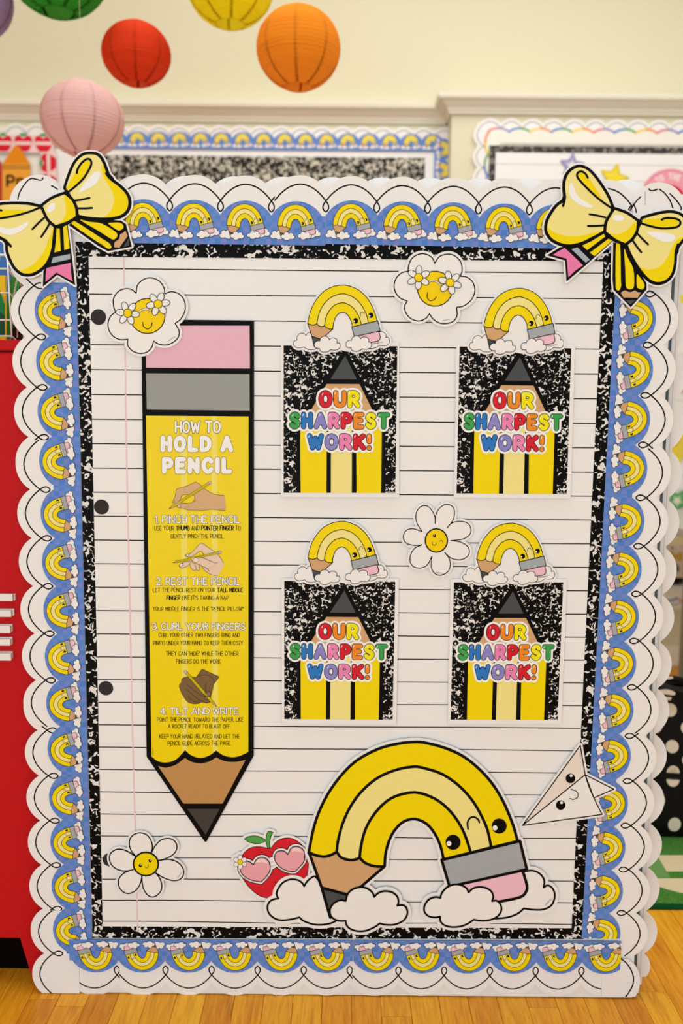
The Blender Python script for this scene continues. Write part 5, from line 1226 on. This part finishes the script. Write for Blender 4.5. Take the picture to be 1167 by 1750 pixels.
tube_bm(bm, [(P(x, y, yb0 + .03)[0] - ox, yb0 + .03 - oy, P(x, y, yb0 + .03)[1] - oz) for x, y in cr(hpx, n=4)], .0085, 10); bm_obj('handle', bm, BLK, bag, smooth=True)
bm = bmesh.new(); hq = [(x + 6, y + 8) for x, y in hpx]
tube_bm(bm, [(P(x, y, yb0 + .09)[0] - ox, yb0 + .09 - oy, P(x, y, yb0 + .09)[1] - oz) for x, y in cr(hq, n=4)], .0085, 10); bm_obj('handle', bm, BLK, bag, smooth=True)
def patch(px_, Yp_, m=DOT):
    a_ = Art(lambda x, y: (P(x, y, Yp_)[0] - ox, P(x, y, Yp_)[1] - oz), 0); p_ = a_.part('polka_dot'); a_.fill(p_, cr(px_, closed=True, n=4), m)
    me = mesh_from('polka_dot', [(x, Yp_ - oy + y, z) for x, y, z in p_['v']], p_['f'], p_['mats'], p_['fm']); link('polka_dot', me, bag)
bm = bmesh.new(); fl_ = [(1085, 1200), (1090, 1184), (1110, 1177), (1140, 1176), (1170, 1184), (1240, 1196), (1240, 1206), (1150, 1202), (1120, 1200)]
yf = yb0 + .012
vs = [bm.verts.new((P(x, y, yf)[0] - ox, yf - oy, P(x, y, yf)[1] - oz)) for x, y in cr(fl_, closed=True, n=3)]; f = bm.faces.new(vs); r_ = bmesh.ops.extrude_face_region(bm, geom=[f])
for g in r_['geom']:
    if isinstance(g, bmesh.types.BMVert): g.co.y += .05
bmesh.ops.triangulate(bm, faces=bm.faces[:]); bmesh.ops.recalc_face_normals(bm, faces=bm.faces); bm_obj('folded_top', bm, BLK, bag)
patch([(1122, 1180), (1140, 1178), (1153, 1183), (1152, 1188), (1140, 1187), (1122, 1184)], yf - .001)
patch([(1124, 1188), (1140, 1191), (1147, 1192), (1144, 1197), (1130, 1193), (1124, 1192)], yf - .001)
patch([(1134, 1157.5), (1148, 1156), (1149, 1160), (1136, 1161)], yb0 + .02)
# table whose grey leg shows beside the bag
tx, ty = P(1166, 1100, 3.0)[0], 3.0
tb_ = empty('classroom_table', (tx + .6, ty + .3, 0), 'classroom table with a grey metal leg beyond the tote bag', 'table')
box('table_top', tx - .02, tx + 1.2, ty - .02, ty + .62, .70, .73, mat('table_grey', '#bfb8ae', .4, .4), tb_, .004)
for dx, dy in ((0, 0), (1.15, 0), (0, .57), (1.15, .57)): box('leg', tx + dx, tx + dx + .03, ty + dy, ty + dy + .03, 0, .70, mat('leg_metal', '#8f8d8a', .4, .5, .6), tb_, .004)

# ================================================================ RED CABINET AND WHAT STANDS ON IT
CY = 1.546; REDM = mat('cabinet_red', '#c4161a', .5, .2); RDK = mat('cabinet_groove', '#4a0507', .6, .2)
cx1 = P(66, 590, CY)[0] - .0; cx0 = cx1 - 1.10; cz1 = P(20, 580.5, CY)[1]; cz0 = P(20, 1605, CY)[1]
cx1 = min(cx1, bl - .004)
cab = empty('metal_cabinet', ((cx0 + cx1) / 2, CY + .2, 0), 'red metal cabinet on short legs at the left edge', 'cabinet')
box('body', cx0, cx1, CY + .002, CY + .55, cz0, cz1 - .022, REDM, cab, .003)
box('top', cx0, cx1 + .0, CY, CY + .552, cz1 - .0195, cz1, REDM, cab, .003)
box('door_groove', cx0 + .01, cx1 - .0, CY + .003, CY + .05, cz1 - .0225, cz1 - .019, RDK, cab)
dr = box('door', cx0 + .004, cx1 - .003, CY - .0005, CY + .0016, cz0 + .006, cz1 - .0255, REDM, cab, .0006)
box('shade_block', cx0 + .03, cx1 - .004, CY + .056, CY + .5, 0, cz0 + .002, mat('shade_black', '#0d0705', .9, .05), cab)  # added black block standing in for the deep shade under the cabinet
lw0 = cx1 - P(33, 1604, CY)[0]; lw1 = cx1 - P(58, 1692, CY)[0]
for sx, xx in ((1, cx1), (-1, cx0)):
    for yy in (CY + .004, CY + .49):
        v = []
        q = [(xx - sx * lw0, cz0), (xx, cz0), (xx, .0), (xx - sx * lw1, .0)]
        for dy in (0, .045):
            v += [(x - cab.location.x, yy + dy - cab.location.y, z) for x, z in q]
        f = [(0, 1, 2, 3), (7, 6, 5, 4), (0, 4, 5, 1), (1, 5, 6, 2), (2, 6, 7, 3), (3, 7, 4, 0)]
        me = mesh_from('leg', v, f, [REDM]); bm = bmesh.new(); bm.from_mesh(me); bmesh.ops.recalc_face_normals(bm, faces=bm.faces); bm.to_mesh(me); bm.free(); link('leg', me, cab)
CL = mat('clip_white', '#e9e2de', .45, .4); CL2 = mat('clip_white_lid', '#f1eae8', .35, .5)
nums = ['topmost', 'second', 'third', 'fourth', 'lowest']
for k, (xa, xb, y0, y1, y0b, y1b) in enumerate(((21, 25.5, 1014.5, 1027, 1015, 1026), (18.5, 23.5, 1042, 1054.5, 1040.5, 1052), (17, 20.5, 1069, 1082, 1067, 1079), (17, 20.3, 1091.5, 1103.5, 1089, 1101), (18.2, 21, 1116, 1129, 1113.5, 1125))):
    Yc1 = CY - .014; r = empty('magnet_clip', (P(-10, y1, CY)[0], CY - .0007, P(-10, y1, CY)[1]), 'white magnetic clip on the red cabinet door, %s of the five' % nums[k], 'clip', 'white clips on the red cabinet')
    x0 = P(-42, y0, CY)[0]
    box('back_arm', x0, P(xb, y0b, CY - .006)[0], CY - .006, CY - .0008, P(0, y1b, CY - .006)[1], P(0, y0b, CY - .006)[1], CL2, r, .0006)
    box('front_arm', x0 + .004, P(xa, y0, CY - .014)[0], CY - .014, CY - .0075, P(0, y1, CY - .014)[1], P(0, y0 + 1, CY - .014)[1], CL, r, .0006)
    box('hinge', x0 + .018, x0 + .026, CY - .0085, CY - .005, P(0, y1b, CY - .006)[1] + .001, P(0, y0b, CY - .006)[1] - .002, mat('clip_grey', '#9c9894', .4, .4), r)
# wire basket
WIRE = mat('basket_white', '#e8e2dc', .35, .5); YB1, YB2 = CY + .035, CY + .335
bsk = empty('wire_basket', (P(-60, 575, YB1)[0], YB1 + .13, cz1), 'white wire basket standing on the red cabinet', 'basket')
def wpt(px, py, Y): q = P(px, py, Y); return (q[0] - bsk.location.x, Y - bsk.location.y, max(q[1], cz1 + .0025) - cz1)
rz = P(0, 436, YB1)[1]; xl_ = P(-150, 436, YB1)[0]
def rail(py, r_, cornerx, backx):
    c = wpt(cornerx, py, YB1); l_ = (xl_ - bsk.location.x, c[1], c[2]); b_ = (P(backx, py, YB2)[0] - bsk.location.x, YB2 - bsk.location.y, c[2])
    bm = bmesh.new(); tube_bm(bm, [(l_[0] + 0, b_[1], c[2]), l_], r_, 8); tube_bm(bm, [l_, c], r_, 8); tube_bm(bm, [c, b_], r_, 8); tube_bm(bm, [b_, (l_[0], b_[1], b_[2])], r_, 8); bm_obj('rail', bm, WIRE, bsk, smooth=True)
rail(436, .0024, 12, 44); rail(459.5, .0018, 14, 42); rail(500.5, .0013, 16.5, 40); rail(547, .0016, 18.6, 39); rail(574.5, .0016, 20, 38)
for (xa, xb, yy) in [(12, 20.3, YB1), (-26, -20, YB1), (-64, -60, YB1), (-102, -100, YB1), (31.3, 29.6, YB1 + .12), (38, 36.2, YB2)]:
    bm = bmesh.new(); tube_bm(bm, [wpt(xa, 436 if yy == YB1 else 470, yy), wpt(xb, 577, yy)], .0015, 8); bm_obj('upright', bm, WIRE, bsk, smooth=True)
# things in the basket
def inb(name, lab, cat, Yf, th, quad, m, extra=()):
    a = Art(lambda x, y: P(x, y, Yf), Yf); big_ = max(y for _, y in quad)
    quad = [(x - (yb_at(Yf, x) - y) * (.19 if name == 'g' else 0), yb_at(Yf, x)) if big_ - y < 4 else (x, y) for x, y in quad]
    def tf(x, y): u, v = P(x, y, Yf); return u, v
    a.tf = tf; a.backing('carton', quad, m, th)
    for part, pts, mm in extra: a.fill(a.part(part), pts, mm)
    return a
def yb_at(Yf, px):
    lo, hi = 500., 700.
    for _ in range(40):
        m_ = (lo + hi) / 2
        if P(px, m_, Yf)[1] > cz1 + .0015: lo = m_
        else: hi = m_
    return lo
a = inb('book', '', '', CY + .21, .012, [(-60, 405), (15, 405), (16, 571), (-60, 571)], mat('box_blue', '#3f74b5', .5, .3)); a.fill(a.part('label'), [(-40, 430), (0, 430), (0, 445), (-40, 445)], PAPER)
a.root('blue_box', 'blue carton at the back of the wire basket', 'box')
DG = mat('box_green_dark', '#0f4a30', .45, .4); MG = mat('box_green', '#147a38', .45, .4)
a = inb('c', '', '', CY + .075, .008, [(-40, 470.5), (8.5, 470.5), (8.5, 574), (-40, 574)], mat('box_yellow', '#eebf10', .45, .4))
a.fill(a.part('green_panel'), [(-40, 430 + 20), (-40, 574), (8.5, 574), (8.5, 520), (-2, 496)], MG); a.fill(a.part('dark_panel'), [(-40, 500), (8.5, 540), (8.5, 574), (-40, 574)], DG)
for d in (0, 3): a.stroke(a.part('stripe'), [(-6, 489 - d * 1.2), (8.5, 517 - d * 1.6)], .8, DG, cap=False)
a.root('pencil_box', 'yellow and green pencil box in the wire basket, left edge of the photo', 'box', 'pencil boxes in the wire basket')
a = inb('g', '', '', CY + .125, .006, [(21, 462), (33.3, 476), (30, 498), (18, 573.5), (4, 573.5)], mat('box_leaf', '#3f9a3a', .45, .4))
text(a, a.part('lettering'), 'TICONDEROGA', (27.6, 476), (20.2, 512), 3.2, .75, HILITE, seg=5)
a.root('pencil_box', 'slim green pencil box with white lettering leaning in the wire basket', 'box', 'pencil boxes in the wire basket')
a = inb('d', '', '', CY + .262, .008, [(-60, 470), (38, 470), (37, 569), (-60, 569)], mat('box_brown', '#3b2f28', .6, .3))
for y in range(480, 565, 9): a.stroke(a.part('stripe'), [(14, y), (36, y - 2)], 1.4, mat('box_stripe', '#75665a', .6, .3), cap=False)
a.root('dark_carton', 'dark brown striped carton at the back right of the wire basket', 'box')
